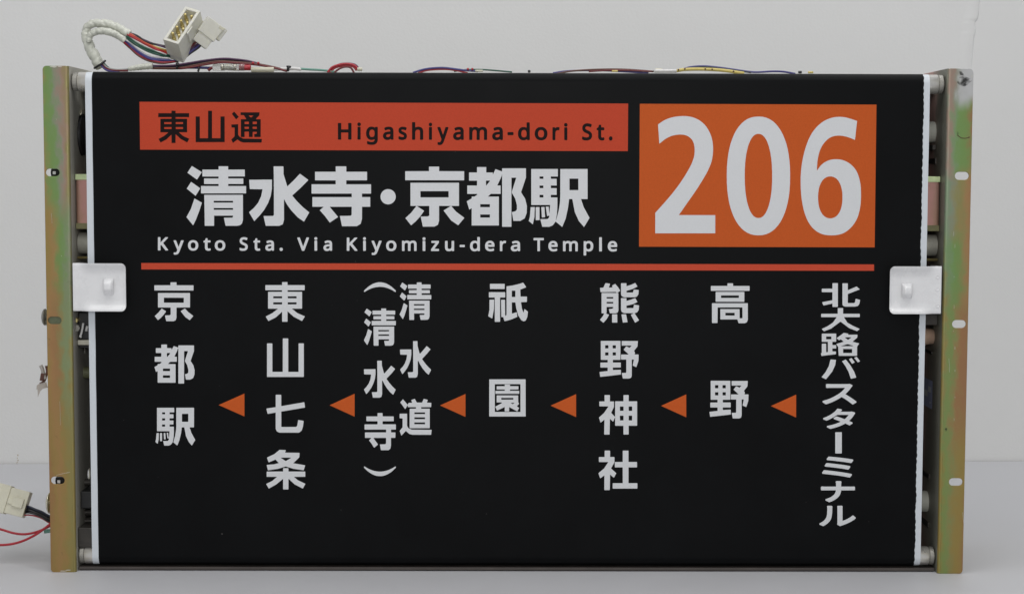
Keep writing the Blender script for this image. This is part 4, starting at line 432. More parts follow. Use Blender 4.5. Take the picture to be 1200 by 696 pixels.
character|ス|4026 2252 -13 -1 -17 -1 -184 0 -42 1 -7 0 -4 -1 -3 -3 -2 -4 1 -30 1 -3 1 -3 6 -3 14 0 24 1 174 1 2 -1 2 -2 -9 -11 -10 -11 -19 -20 -26 -21 -19 -13 -40 -23 -28 -15 -22 -10 -29 -11 -25 -8 -30 -10 -4 -2 -2 -4 0 -5 2 -4 4 -4 29 -19 4 -1 7 0 24 8 26 9 25 11 23 11 43 23 37 23 2 0 24 -13 42 -27 32 -23 30 -23 5 -1 3 1 34 19 4 4 1 5 -1 5 -4 4 -30 22 -30 20 -66 41 1 3 24 24 19 22 25 34 9 11 2 3 1 4 -1 4 -2 3 -3 2 -24 12 -4 1
character|タ|3896 1959 -4 -2 -2 -2 -12 -16 -15 -16 -20 -16 -19 -14 -22 -14 -20 -10 -21 -10 -31 -12 -3 -4 -1 -5 2 -5 4 -3 31 -13 3 -1 4 1 30 12 28 15 28 16 34 23 2 2 131 0 3 -1 0 -2 -6 -8 -10 -13 -13 -13 -11 -10 -5 -4 -4 1 -52 19 -40 13 -3 0 -3 -2 -24 -14 -3 -3 -2 -5 2 -5 3 -3 75 -28 3 -1 1 -2 -12 -7 -19 -8 -22 -9 -22 -7 -27 -8 -51 -11 -5 -3 -3 -3 -1 -4 1 -5 2 -3 35 -17 6 -1 24 6 32 9 28 9 40 15 28 14 21 11 3 0 43 -20 5 -1 5 2 24 15 4 3 2 4 0 5 -1 3 -3 3 -35 16 -2 1 0 1 19 19 11 12 16 21 13 21 10 14 1 5 -3 6 -4 3 -33 10 -19 -3 -109 0 -2 1 1 2 9 10 3 4 0 5 -3 5 -7 3
character|ミ|3799 1387 -3 -2 -4 -3 -12 -18 -3 -4 0 -5 1 -4 4 -4 4 -1 65 -6 69 -8 81 -10 62 -10 6 1 5 4 15 20 2 4 -1 7 -2 3 -3 3 -4 1 -25 4 -66 10 -86 10 -79 7 -17 2/3777 1310 -4 -2 -4 -4 -15 -22 0 -5 1 -4 4 -3 5 -2 57 -5 76 -9 72 -10 60 -11 6 1 4 3 16 22 2 5 0 6 -3 3 -3 3 -29 5 -56 9 -74 9 -87 10 -21 1/3749 1225 -4 -1 -4 -4 -13 -19 -3 -4 0 -6 2 -3 4 -4 5 -1 72 -8 88 -10 85 -13 68 -13 5 1 5 3 16 21 3 6 0 4 -2 3 -2 3 -4 2 -51 10 -56 9 -95 13 -73 8 -40 4
character|ナ|3896 1096 -3 -1 -3 -3 -2 -3 -1 -3 4 -16 1 -13 1 -24 -1 -2 -1 -1 -133 -1 -35 2 -5 -2 -3 -3 -2 -3 0 -4 0 -26 3 -5 6 -3 166 1 3 -1 1 -1 -1 -8 -6 -18 -7 -15 -14 -16 -13 -11 -20 -13 -24 -11 -31 -11 -3 -2 -2 -3 -2 -3 1 -5 1 -3 3 -3 38 -18 4 0 5 0 34 14 28 16 20 14 12 11 10 11 14 20 8 20 5 21 1 12 1 2 142 1 11 -1 5 2 4 3 1 3 1 4 -1 26 -3 5 -5 3 -33 -1 -121 0 -1 1 -1 2 0 30 2 22 -1 4 -2 3 -3 3 -5 1
character|ル|3920 800 -4 -1 -3 -3 -2 -3 0 -4 2 -17 3 -175 -2 -16 1 -6 5 -4 23 -12 6 -2 5 1 10 5 25 8 21 8 25 11 39 19 18 11 19 12 14 12 5 4 1 4 1 3 -1 4 -2 3 -24 21 -4 2 -4 0 -5 -2 -13 -11 -15 -11 -31 -18 -18 -9 -21 -9 -15 -5 -2 0 -1 4 -3 150 1 12 0 7 -4 5 -5 3/3798 800 -3 -1 -3 -3 -2 -3 0 -3 3 -18 0 -33 -1 -23 -1 -20 -3 -16 -2 -12 -4 -11 -6 -9 -7 -10 -13 -15 -10 -9 -12 -8 -12 -7 -14 -7 -4 -4 -2 -4 0 -4 1 -3 5 -5 37 -15 4 0 4 1 18 10 22 16 14 13 15 16 10 16 7 14 5 16 4 26 3 26 1 22 0 38 1 15 0 6 -4 5 -5 3
bracket|(|-1519 3438 -26 -5 -29 -9 -30 -15 -24 -15 -8 -6 -25 -21 -26 -25 -2 -4 -1 -6 1 -5 2 -2 2 -1 4 1 26 16 24 13 32 14 26 8 25 5 35 4 23 0 25 -2 33 -7 27 -9 26 -11 26 -13 28 -18 4 0 2 1 1 2 1 6 -1 6 -2 4 -9 8 -18 17 -25 21 -31 20 -30 15 -27 8 -29 5
bracket|(|-1693 1259 -3 -2 -1 -3 0 -8 3 -5 27 -26 31 -25 26 -17 30 -15 27 -9 30 -4 29 0 28 4 28 10 29 14 30 19 26 22 28 28 3 3 1 5 0 5 -2 3 -2 2 -3 0 -28 -18 -27 -14 -28 -12 -30 -9 -26 -6 -20 -2 -9 -1 -27 0 -32 4 -25 5 -27 9 -29 12 -25 13 -27 17 -2 1
character|ー|3878 1678 -2 -1 -2 -1 -1 -6 4 -234 1 -5 2 -4 4 -1 61 0 4 1 4 2 1 6 -4 234 0 5 -3 3 -4 2
dark_character|東|-3921 5431 -2 -1 -1 -2 0 -23 -1 -2 -2 -1 -147 0 -3 -1 -1 -1 -1 -40 0 -2 2 -2 148 1 3 -1 2 -4 -1 -11 -1 -2 -2 -1 -122 -1 -3 0 -1 -1 -2 -153 1 -1 3 -1 83 0 3 -1 0 -2 -3 -4 -48 -38 -58 -31 -2 -2 0 -3 20 -34 2 -2 2 0 63 32 57 53 3 2 2 0 1 -1 0 -2 0 -90 1 -1 2 0 41 0 2 1 0 3 2 94 0 2 2 1 55 -53 73 -39 2 -1 2 1 3 2 20 34 1 3 0 1 -68 31 -44 37 -3 3 -1 2 1 2 3 1 84 0 3 0 1 2 2 153 -2 1 -2 0 -127 0 -2 1 -1 2 0 12 1 3 3 1 152 0 2 2 0 2 0 40 -1 1 -3 1 -151 -1 -2 1 -1 2 1 22 -1 2 -1 1/-4007 5298 80 1 1 -1 1 -2 0 -17 -2 -2 -3 -1 -78 0 -2 2 0 3 0 14 1 2/-3873 5299 80 0 2 -1 0 -2 0 -16 -1 -3 -3 0 -78 0 -3 1 0 4 0 14 1 2/-4008 5241 80 1 2 -2 1 -2 -1 -17 -1 -2 -3 0 -78 0 -2 1 -1 4 0 14 1 2/-3874 5242 80 0 2 -1 1 -2 -1 -17 -1 -2 -3 -1 -78 0 -2 1 -1 4 1 15 0 2
dark_character|山|-3495 5432 -3 -2 0 -3 -4 -312 -1 -1 -3 -1 -87 0 -3 0 -1 2 2 247 -1 2 -3 1 -42 0 -2 -2 0 -3 -3 -291 1 -1 3 -1 332 2 1 1 1 3 2 291 -1 1 -3 1 -40 0 -3 -1 -1 -2 -3 -248 -1 -1 -2 0 -92 0 -2 1 -1 3 3 311 -1 2 -2 1
dark_character|通|-3197 5422 -22 -23 -2 -3 0 -1 46 -59 2 -2 2 0 28 26 1 1 0 2 -50 57 -3 2/-3118 5414 -2 -1 0 -2 -1 -24 1 -3 3 -1 25 -1 8 0 3 -1 26 -44 -1 -1 -2 -1 -55 0 -3 -1 -1 -2 -2 -199 0 -4 4 -1 35 0 2 1 2 1 0 3 1 54 1 3 3 1 41 0 4 -1 1 -2 0 -55 0 -3 1 -1 38 0 4 1 0 3 1 53 1 2 3 1 40 0 3 -1 1 -1 0 -16 -1 -3 -3 -1 -24 -4 -3 -1 0 -3 2 -27 1 -3 3 0 66 0 3 1 1 4 2 199 -1 2 -3 0 -48 0 -2 1 -1 1 3 6 2 4 33 32 1 4 3 27 0 4 -4 1/-3024 5378 48 0 3 0 1 -2 -2 -2 -21 -17 -5 -3 -3 2 -21 18 -2 2/-3072 5306 46 0 2 -1 0 -2 -1 -23 -1 -1 -2 0 -45 0 -1 1 0 2 0 20 0 3/-2978 5307 44 0 1 -2 1 -2 -1 -22 -1 -2 -3 0 -42 0 -1 1 0 2 0 21 0 2/-3160 5276 -66 -3 -2 0 -1 -2 2 -28 1 -3 4 -2 27 0 3 -1 1 -3 -1 -97 -5 -6 -32 -29 -1 -3 2 -6 15 -32 2 0 2 1 46 35 4 2 3 -1 33 -24 33 -9 206 0 5 1 1 3 4 34 0 3 -2 1 -212 3 -7 2 -37 18 -16 20 -2 4 1 120 -1 1 -1 1/-3072 5247 46 0 1 -1 0 -2 0 -19 -1 -1 -3 0 -44 0 -2 3 0 17 1 2/-2978 5248 44 0 1 -2 0 -2 0 -18 -1 -2 -3 0 -42 0 -2 3 0 17 1 2
dark_letter|H|-1980 5295 -3 -1 -2 -2 -2 -3 -1 -3 0 -175 0 -4 1 -3 3 -2 4 -1 22 0 5 1 3 4 1 5 0 70 1 3 3 0 73 0 3 0 1 -3 -1 -69 1 -6 3 -3 5 -1 22 0 3 0 2 1 3 4 1 5 0 173 0 4 -1 3 -3 2 -4 1 -21 0 -5 -1 -4 -3 -1 -5 0 -63 -1 -2 -3 -1 -73 0 -2 0 -1 3 0 62 -1 5 -3 3 -4 2
dark_letter|i|-1743 5301 -7 -2 -6 -5 -3 -4 -1 -4 -1 -9 2 -8 2 -4 3 -2 7 -4 4 -1 4 -1 8 3 4 2 2 3 3 4 1 4 1 4 0 5 -2 8 -2 4 -3 2 -8 4 -4 1/-1752 5251 -2 -1 -3 -2 -2 -3 0 -3 -1 -133 3 -5 4 -2 22 0 3 0 3 2 1 3 1 3 0 133 -2 5 -4 2
dark_letter|g|-1603 5253 -7 -1 -9 -3 -6 -3 -7 -4 -5 -4 -5 -6 -9 -13 -5 -14 -2 -8 -1 -11 -1 -10 1 -11 1 -12 2 -8 5 -13 7 -11 7 -8 10 -7 9 -4 9 -2 9 -1 7 0 8 1 8 1 14 6 1 -1 1 -2 -1 -8 -3 -8 -5 -6 -6 -4 -9 -2 -11 -1 -14 2 -15 3 -14 5 -3 0 -2 0 -4 -3 -1 -4 0 -20 1 -4 3 -3 9 -4 10 -2 10 -2 14 -1 16 0 7 0 8 2 11 3 9 4 7 4 5 5 5 7 5 8 3 9 2 10 1 12 0 137 -1 3 -2 3 -2 1 -3 1 -16 0 -3 -1 -4 -2 -3 -5 -1 0 -13 6 -9 3 -9 1/-1598 5219 13 0 6 -2 5 -2 5 -5 3 -3 2 -6 2 -6 1 -15 0 -12 -1 -9 -1 -9 -3 -6 -5 -5 -4 -3 -7 -2 -6 -1 -9 0 -5 1 -5 2 -4 4 -4 5 -3 7 -1 7 -2 13 0 7 1 12 3 10 3 6 5 6 5 4
dark_letter|a|-1400 5253 -10 -1 -13 -3 -12 -4 -10 -5 -2 -3 -1 -4 6 -15 4 -6 2 -2 3 0 3 1 16 6 7 2 11 1 8 -1 5 -2 4 -4 1 -7 1 -7 -1 -1 -2 0 -24 -2 -17 -3 -9 -2 -8 -4 -11 -7 -4 -5 -4 -7 -3 -5 -2 -7 -1 -12 1 -9 2 -7 3 -5 3 -5 7 -8 4 -3 6 -3 10 -4 11 -1 9 0 9 1 12 4 12 7 2 -1 2 -5 4 -3 4 0 11 0 5 0 3 2 1 2 2 2 0 4 0 90 -1 12 -2 10 -4 8 -4 6 -5 4 -6 4 -7 4 -10 2 -14 1/-1389 5166 10 0 1 0 1 -2 -1 -9 -1 -6 -3 -5 -4 -4 -4 -3 -5 -2 -5 -2 -6 0 -5 0 -5 0 -3 2 -3 2 -2 5 0 8 1 4 4 5 4 3 7 2 9 1
dark_letter|s|-1238 5253 -10 -1 -10 -4 -9 -6 -6 -5 -5 -7 -3 -9 -1 -10 1 -9 1 -7 3 -5 4 -6 3 -4 6 -5 9 -5 25 -12 6 -4 4 -3 1 -3 1 -4 0 -3 -3 -4 -4 -3 -7 -1 -7 0 -13 2 -20 7 -4 0 -4 -2 -2 -4 0 -20 1 -4 2 -3 6 -3 6 -3 15 -3 8 -1 11 0 11 2 10 3 10 5 8 6 4 7 5 10 1 12 0 10 -2 7 -2 5 -4 6 -4 6 -6 4 -9 6 -20 9 -12 6 -2 2 -2 3 -1 3 0 3 2 2 3 2 4 1 7 1 13 -2 17 -6 4 0 3 2 2 3 6 16 1 4 -1 4 -3 2 -7 4 -9 3 -9 2 -8 1
dark_letter|h|-1116 5307 -4 -1 -2 -2 -2 -3 0 -3 0 -186 0 -4 1 -3 4 -3 6 -1 19 1 4 1 2 2 1 3 1 3 0 70 1 12 2 8 3 8 3 3 4 3 8 4 11 0 9 0 6 -3 4 -5 3 -6 1 -7 0 -87 1 -5 2 -3 5 -1 21 0 5 1 3 4 1 4 0 90 -1 9 -2 8 -2 7 -3 6 -7 8 -7 6 -10 4 -11 3 -13 2 -11 -1 -12 -3 -11 -5 -2 0 -1 2 0 50 -1 5 -3 3 -4 2
dark_letter|i|-911 5301 -4 -1 -4 -1 -3 -3 -3 -3 -1 -3 -2 -4 0 -10 2 -7 4 -6 7 -4 7 -1 5 1 3 1 4 3 3 2 2 5 1 4 1 9 -2 8 -2 3 -3 3 -7 4 -4 0/-919 5251 -3 -1 -3 -2 -1 -2 -1 -4 0 -133 2 -5 4 -2 22 0 3 1 3 2 1 2 1 4 0 133 -2 4 -4 3
dark_letter|y|-820 5251 -4 -1 -2 -3 -2 -3 0 -4 46 -127 1 -4 -7 -22 -3 -4 -4 -4 -4 -3 -5 -1 -15 1 -3 -1 -2 -1 -1 -3 -1 -3 0 -16 2 -5 2 -2 2 -1 11 -2 13 0 7 1 5 2 6 3 6 4 3 3 4 6 8 12 5 12 5 14 47 139 1 6 -1 3 -2 2 -2 1 -3 1 -21 0 -3 -1 -3 -2 -2 -4 -25 -78 -1 -2 -1 -1 -2 3 -28 81 -2 3 -4 1
dark_letter|a|-582 5254 -12 -2 -11 -3 -12 -4 -10 -5 -2 -3 -1 -4 6 -16 3 -5 2 -1 3 -1 4 1 15 6 8 2 11 1 8 -1 6 -2 3 -4 2 -6 0 -8 -1 -1 -1 0 -28 -2 -17 -3 -7 -2 -7 -4 -11 -7 -4 -4 -4 -7 -3 -6 -2 -6 -1 -6 0 -10 1 -7 2 -7 5 -9 7 -7 5 -4 6 -3 10 -3 12 -2 8 0 10 2 11 3 13 7 1 0 4 -6 3 -3 4 0 11 0 5 1 3 1 1 2 1 3 1 3 0 95 -2 10 -2 8 -4 8 -4 5 -6 5 -6 4 -7 3 -9 2 -13 2/-571 5166 11 1 1 -1 0 -2 0 -7 -2 -7 -2 -5 -4 -5 -4 -2 -5 -3 -5 -1 -6 -1 -5 0 -5 1 -4 1 -3 2 -1 2 -1 3 0 8 2 5 3 4 4 3 8 2 8 2
dark_letter|m|-394 5253 -8 -1 -6 -2 -14 -7 -2 1 -2 4 -1 1 -5 2 -19 0 -3 -2 -3 -3 -1 -5 1 -129 0 -4 2 -4 3 -2 3 0 20 0 5 1 3 3 1 5 1 75 2 15 3 9 3 3 3 3 7 3 10 1 7 -1 5 -2 4 -5 3 -7 1 -13 0 -81 1 -4 2 -3 2 -2 3 0 20 0 5 1 3 3 1 6 0 69 1 10 1 9 3 9 5 6 3 2 4 1 9 2 9 -1 6 -2 4 -5 3 -7 1 -7 0 -86 1 -5 3 -4 5 -1 20 0 3 1 3 2 2 3 0 4 0 92 -1 11 -3 10 -4 8 -5 6 -6 6 -8 4 -9 3 -10 2 -14 0 -13 -3 -12 -5 -10 -7 -2 -1 -10 8 -11 5 -14 3
dark_letter|a|-126 5254 -12 -2 -13 -3 -12 -4 -9 -5 -2 -3 0 -4 6 -16 3 -5 3 -1 2 -1 19 7 8 2 11 1 9 -1 5 -2 3 -4 2 -6 1 -7 -1 -1 -2 -1 -25 -1 -18 -3 -9 -3 -7 -3 -10 -7 -5 -5 -4 -5 -4 -7 -1 -6 -1 -7 0 -9 1 -8 2 -6 3 -6 2 -5 8 -7 10 -6 12 -4 7 -1 10 0 12 2 12 4 12 7 1 -1 3 -6 4 -2 3 -1 12 0 5 1 3 1 1 2 2 3 0 3 0 94 -2 9 -2 10 -4 7 -4 7 -5 4 -6 4 -7 3 -10 2 -14 2/-115 5167 11 0 1 -1 1 -1 0 -6 -2 -8 -2 -6 -4 -4 -5 -4 -5 -2 -5 -1 -6 -1 -5 0 -6 1 -3 1 -3 3 -2 5 0 7 1 5 4 4 4 3 6 2 10 2
dark_letter|-|-3 5194 -3 -1 -2 -1 -2 -3 -1 -3 1 -19 1 -4 3 -3 5 -1 52 0 5 2 3 3 1 5 0 18 -2 4 -3 3 -5 1
dark_letter|d|219 5308 -3 -1 -2 -2 -2 -2 0 -3 0 -51 -1 -2 -2 -1 -7 4 -7 2 -12 2 -16 -1 -9 -1 -7 -3 -6 -3 -6 -4 -10 -9 -7 -10 -3 -7 -3 -7 -2 -9 -1 -9 -1 -22 2 -17 4 -13 7 -13 8 -10 5 -4 6 -4 6 -3 6 -3 8 -1 8 -1 16 0 6 2 7 2 13 7 2 -1 3 -5 3 -2 4 -1 15 0 3 1 3 1 1 2 2 2 0 5 -1 187 -2 5 -2 2 -2 1/176 5220 7 0 8 -1 6 -2 3 -2 4 -4 3 -5 2 -7 2 -7 1 -9 0 -17 -1 -9 -2 -8 -3 -6 -5 -4 -5 -3 -7 -2 -8 -1 -7 1 -6 2 -4 3 -5 4 -3 5 -2 7 -2 7 -1 11 1 13 1 9 3 9 4 7 4 4 6 3
dark_letter|o|373 5254 -16 -3 -7 -2 -8 -4 -5 -3 -7 -6 -9 -9 -5 -8 -3 -7 -4 -14 -2 -16 0 -11 1 -8 3 -15 5 -12 9 -13 5 -5 5 -4 7 -4 7 -4 13 -4 14 -2 17 0 16 4 13 6 10 6 4 5 6 6 7 13 3 9 2 8 2 15 0 11 -1 9 -3 13 -6 14 -8 11 -9 9 -7 5 -8 4 -11 4 -15 2/375 5220 9 0 6 -1 6 -1 5 -3 5 -4 4 -5 2 -7 2 -7 2 -11 0 -7 -2 -13 -3 -10 -3 -6 -5 -5 -6 -4 -7 -2 -8 -1 -8 1 -7 2 -5 2 -6 5 -3 5 -3 7 -2 7 -1 12 0 12 2 9 3 9 4 6 5 5 6 3
dark_letter|r|570 5254 -10 -3 -6 -3 -7 -5 -2 1 -1 3 -2 3 -3 1 -3 1 -16 -1 -4 -2 -2 -3 0 -5 0 -130 1 -3 1 -2 2 -2 2 -1 5 -1 17 0 4 2 3 4 0 5 0 74 2 10 3 9 7 7 5 4 4 1 4 1 14 -2 4 2 2 4 3 21 -1 3 -1 3 -3 2 -5 1 -6 1
dark_letter|i|667 5302 -8 -2 -5 -5 -3 -4 -1 -4 -1 -10 2 -7 2 -4 3 -2 7 -4 4 -1 4 -1 8 3 3 2 3 3 3 4 1 3 1 5 0 5 -3 8 -2 3 -3 3 -7 4 -4 1/658 5251 -2 0 -3 -2 -1 -3 -1 -3 1 -133 2 -5 4 -2 23 -1 3 1 2 2 2 3 0 3 0 133 -3 5 -4 2
dark_letter|S|913 5299 -9 -2 -10 -3 -10 -5 -7 -5 -6 -7 -5 -9 -3 -9 -2 -10 1 -14 2 -11 6 -11 6 -8 8 -7 9 -6 29 -13 8 -4 7 -6 3 -6 1 -4 0 -5 -1 -4 -1 -4 -6 -6 -7 -3 -12 -2 -15 1 -14 3 -16 6 -5 -1 -3 -3 -1 -5 0 -19 1 -4 2 -3 6 -3 10 -3 11 -3 15 -1 13 0 16 2 10 4 7 4 6 3 4 4 4 5 7 10 3 11 2 12 -1 12 -2 11 -5 9 -5 8 -7 6 -11 7 -13 6 -16 7 -11 7 -4 4 -3 3 -1 4 -1 6 1 7 3 5 5 4 7 2 10 0 7 0 10 -3 16 -6 3 0 3 1 2 2 2 5 6 17 0 2 -1 3 -2 3 -3 2 -9 4 -9 2 -15 3 -8 1
dark_letter|t|1062 5283 -4 -2 -3 -3 -7 -26 -2 -1 -14 -8 -2 -2 -1 -4 0 -10 2 -5 2 -2 3 -1 9 0 1 -1 1 -1 0 -74 2 -12 3 -8 5 -8 5 -6 7 -4 8 -3 10 -2 10 0 11 2 8 3 3 2 1 2 1 4 -1 16 -2 4 -3 3 -4 0 -11 -2 -7 0 -5 2 -3 4 -1 4 -1 8 0 64 0 2 2 1 26 0 3 1 2 1 2 3 1 3 0 18 -3 5 -4 2 -26 0 -2 0 -1 3 -1 20 -1 4 -3 2 -3 2
dark_letter|.|1191 5148 -4 -1 -5 -2 -3 -3 -2 -3 -2 -4 -1 -4 -1 -5 0 -6 2 -8 3 -5 2 -3 4 -2 4 -2 4 -1 5 0 4 1 4 2 4 3 2 3 3 5 1 4 0 5 0 6 -2 8 -2 4 -3 3 -4 3 -4 1 -4 1
letter|K|-4094 3960 -3 -1 -1 -2 -1 -4 -2 -141 0 -3 1 -2 2 -2 2 0 18 0 3 0 3 2 1 4 0 50 2 3 5 5 2 1 1 -1 1 -1 47 -62 2 -1 3 0 21 0 3 1 2 1 1 3 0 2 -2 2 -54 74 -2 3 1 2 3 3 51 54 2 4 -1 4 -2 1 -3 1 -20 0 -4 -1 -50 -53 -7 -6 -1 1 0 2 0 50 0 4 -2 2 -3 1
letter|y|-3912 3924 -2 -1 -2 -2 0 -3 0 -3 41 -101 1 -5 -7 -16 -3 -5 -3 -3 -4 -2 -3 -1 -7 0 -9 0 -3 0 -1 -1 -2 -4 0 -15 2 -3 4 -2 7 -1 17 1 9 2 9 5 8 9 7 11 6 13 47 117 1 5 -2 3 -4 2 -20 0 -2 -1 -2 -1 -2 -4 -25 -67 -2 -2 -2 2 -27 70 -2 2 -2 1
letter|o|-3694 3926 -13 -2 -13 -6 -9 -5 -9 -11 -6 -10 -3 -13 -1 -8 0 -11 1 -11 3 -11 5 -11 4 -5 5 -5 9 -6 9 -5 11 -3 15 0 11 1 13 3 9 6 4 2 6 7 6 7 4 10 4 12 1 7 0 11 -1 11 -3 10 -5 10 -5 8 -9 8 -9 5 -11 3 -11 2/-3691 3900 6 0 7 -1 6 -3 4 -3 3 -5 3 -5 2 -7 1 -8 0 -6 -2 -10 -2 -7 -3 -6 -3 -4 -4 -3 -6 -2 -6 -1 -7 0 -6 1 -7 3 -4 3 -3 5 -3 6 -1 6 -1 9 0 5 1 11 2 6 4 6 3 4 5 3 5 2
letter|t|-3536 3949 -3 -1 -2 -3 -7 -20 -3 -1 -13 -6 -2 -2 -1 -3 0 -9 2 -3 3 -2 10 0 2 -1 0 -1 0 -61 2 -11 3 -6 5 -7 6 -4 6 -3 9 -2 11 0 10 1 8 2 4 2 2 3 0 14 -1 3 -2 2 -3 0 -14 -2 -6 1 -6 3 -3 5 -1 8 1 51 0 2 2 1 27 1 3 1 2 1 1 3 -1 16 -1 2 -3 1 -29 0 -1 3 0 16 -1 4 -1 1 -3 1
letter|o|-3380 3926 -12 -2 -13 -5 -9 -6 -10 -10 -6 -11 -3 -12 -1 -12 -1 -9 1 -9 3 -11 5 -10 7 -8 4 -5 6 -4 10 -5 13 -3 15 -1 11 1 12 3 10 5 5 4 6 6 6 7 5 10 3 12 1 8 0 10 -1 11 -3 11 -5 9 -6 8 -5 5 -4 3 -9 5 -10 3 -12 2/-3377 3900 6 0 8 -1 5 -2 5 -3 3 -4 3 -6 2 -5 1 -8 1 -7 -2 -10 -2 -7 -3 -6 -3 -5 -4 -3 -6 -3 -7 -1 -7 0 -7 1 -6 3 -4 2 -3 5 -3 5 -2 6 -1 7 0 7 1 11 2 7 3 6 3 4 4 3 6 3
letter|S|-3103 3962 -9 -2 -10 -4 -7 -5 -7 -8 -4 -7 -2 -8 -1 -12 1 -9 2 -6 3 -7 6 -6 5 -5 11 -7 26 -11 7 -6 3 -3 1 -4 1 -5 -1 -4 -3 -6 -4 -3 -6 -3 -9 -1 -5 0 -11 1 -9 2 -12 4 -5 0 -2 -1 -1 -3 0 -17 0 -3 2 -3 11 -4 16 -3 17 0 12 1 10 3 9 5 8 7 5 6 3 8 2 10 1 11 -1 8 -3 7 -3 6 -6 6 -4 4 -8 4 -24 11 -10 6 -3 2 -2 3 -1 4 -1 4 1 6 3 5 5 3 6 2 6 0 8 0 9 -2 12 -5 5 1 2 1 1 2 4 13 1 3 0 3 -3 3 -2 1 -17 6 -12 1
letter|t|-2954 3949 -3 -1 -2 -2 -7 -21 -2 -1 -12 -6 -2 -2 -1 -2 0 -9 1 -4 4 -1 9 -1 2 0 0 -2 0 -60 1 -10 3 -7 3 -5 6 -5 6 -4 8 -2 8 -1 12 1 8 1 5 2 2 4 0 14 -1 4 -2 1 -3 1 -13 -2 -5 0 -5 3 -3 5 -1 8 0 52 1 2 2 1 24 0 4 1 1 2 1 2 0 15 -2 3 -2 1 -27 1 -1 2 0 17 -1 3 -2 1 -2 1
letter|a|-2790 3926 -10 -1 -9 -1 -11 -4 -8 -4 -2 -2 0 -4 4 -12 3 -4 2 -1 2 0 15 5 7 2 8 1 7 -1 5 -2 3 -3 2 -6 0 -6 -2 -2 -18 0 -18 -3 -12 -4 -8 -5 -8 -9 -3 -5 -1 -5 -1 -6 0 -7 0 -6 2 -6 4 -7 7 -7 6 -4 9 -3 8 -1 7 0 11 1 10 4 10 5 1 0 2 -5 2 -2 13 -1 4 1 3 2 1 5 1 75 -1 8 -2 8 -3 5 -3 5 -5 4 -5 3 -12 4/-2783 3858 9 0 2 -1 0 -1 0 -6 -1 -6 -3 -5 -2 -3 -9 -5 -9 -2 -5 0 -4 0 -3 2 -3 2 -2 4 0 5 1 5 3 4 4 2 6 2
letter|.|-2662 3840 -3 0 -4 -2 -6 -5 -2 -7 1 -11 3 -6 5 -5 7 -2 8 1 6 3 4 3 2 3 2 6 -1 10 -2 5 -5 5 -7 2
letter|V|-2464 3960 -2 -1 -2 -2 0 -2 0 -4 52 -142 2 -3 3 -1 18 0 4 1 2 2 1 3 52 136 2 7 -1 4 -2 2 -4 1 -19 0 -2 -1 -2 -2 -37 -100 -1 -2 -1 0 -2 2 -36 100 -1 2 -3 1
letter|i|-2255 3965 -7 -2 -5 -5 -2 -7 0 -8 3 -5 5 -4 8 -2 7 0 6 3 4 5 2 7 -1 7 -2 5 -5 4 -6 2/-2263 3924 -3 -1 -1 -2 -1 -2 0 -109 1 -3 3 -1 22 0 3 1 1 2 1 3 0 108 -1 3 -3 2
letter|a|-2109 3927 -11 -1 -8 -2 -12 -4 -8 -4 -1 -2 -1 -4 5 -12 2 -4 2 -1 2 0 16 6 7 2 8 0 7 -1 5 -2 3 -3 2 -5 0 -7 -2 -2 -18 0 -18 -3 -13 -4 -7 -5 -9 -9 -2 -4 -2 -5 -1 -7 0 -7 1 -6 2 -6 4 -7 6 -7 7 -4 9 -3 8 -1 7 0 11 2 10 3 9 6 2 -1 2 -5 2 -2 13 0 4 0 3 3 1 4 0 76 -1 7 -2 8 -2 5 -3 5 -5 5 -5 3 -13 4/-2102 3858 9 0 1 -1 1 -1 0 -6 -1 -5 -3 -6 -3 -3 -8 -5 -9 -2 -5 0 -4 1 -4 1 -2 2 -2 4 -1 6 2 4 3 4 4 3 5 2
letter|K|-1885 3961 -2 -1 -1 -1 -1 -5 -1 -141 0 -3 1 -2 2 -2 2 0 19 0 3 0 3 2 0 4 1 50 2 4 5 4 2 1 1 -1 2 -1 50 -62 2 -1 3 0 20 0 4 1 2 2 0 2 0 3 -1 2 -58 74 -1 2 2 3 55 56 2 4 -1 4 -2 2 -3 0 -22 0 -3 -1 -46 -47 -12 -12 -2 -1 -1 1 0 2 0 51 -1 4 -1 2 -3 1
letter|i|-1685 3966 -7 -3 -5 -5 -3 -7 1 -8 2 -5 6 -4 7 -2 7 1 6 3 5 5 1 6 0 7 -2 5 -5 4 -7 2/-1693 3925 -4 -2 -1 -2 0 -2 0 -109 1 -3 3 -1 22 0 3 2 1 1 1 3 0 108 -1 3 -4 2
letter|y|-1595 3925 -2 -1 -2 -2 -1 -3 1 -3 42 -101 1 -4 -7 -17 -3 -5 -3 -3 -4 -2 -4 -1 -6 0 -9 1 -3 -1 -2 -1 -1 -4 0 -15 2 -3 4 -2 7 -1 17 1 9 2 9 6 8 8 7 11 5 13 47 117 1 5 -2 4 -4 1 -20 0 -2 -1 -2 -1 -2 -4 -25 -67 -2 -2 -1 2 -28 70 -2 2 -2 1
letter|o|-1376 3927 -13 -2 -13 -5 -8 -6 -9 -10 -6 -11 -3 -12 -1 -9 0 -11 1 -10 3 -12 5 -11 4 -5 5 -5 9 -6 9 -5 12 -2 14 -1 12 1 12 4 10 5 3 3 7 6 5 7 5 10 3 12 1 8 0 10 -1 11 -3 10 -5 11 -6 7 -8 8 -9 5 -11 4 -12 1/-1373 3901 6 0 8 -1 5 -3 5 -3 3 -4 3 -6 2 -7 1 -8 0 -6 -2 -10 -2 -7 -3 -6 -3 -3 -4 -3 -6 -3 -6 -1 -7 0 -6 1 -6 3 -5 3 -3 5 -3 6 -1 6 -1 9 0 6 1 10 2 6 3 6 4 4 4 3 5 2
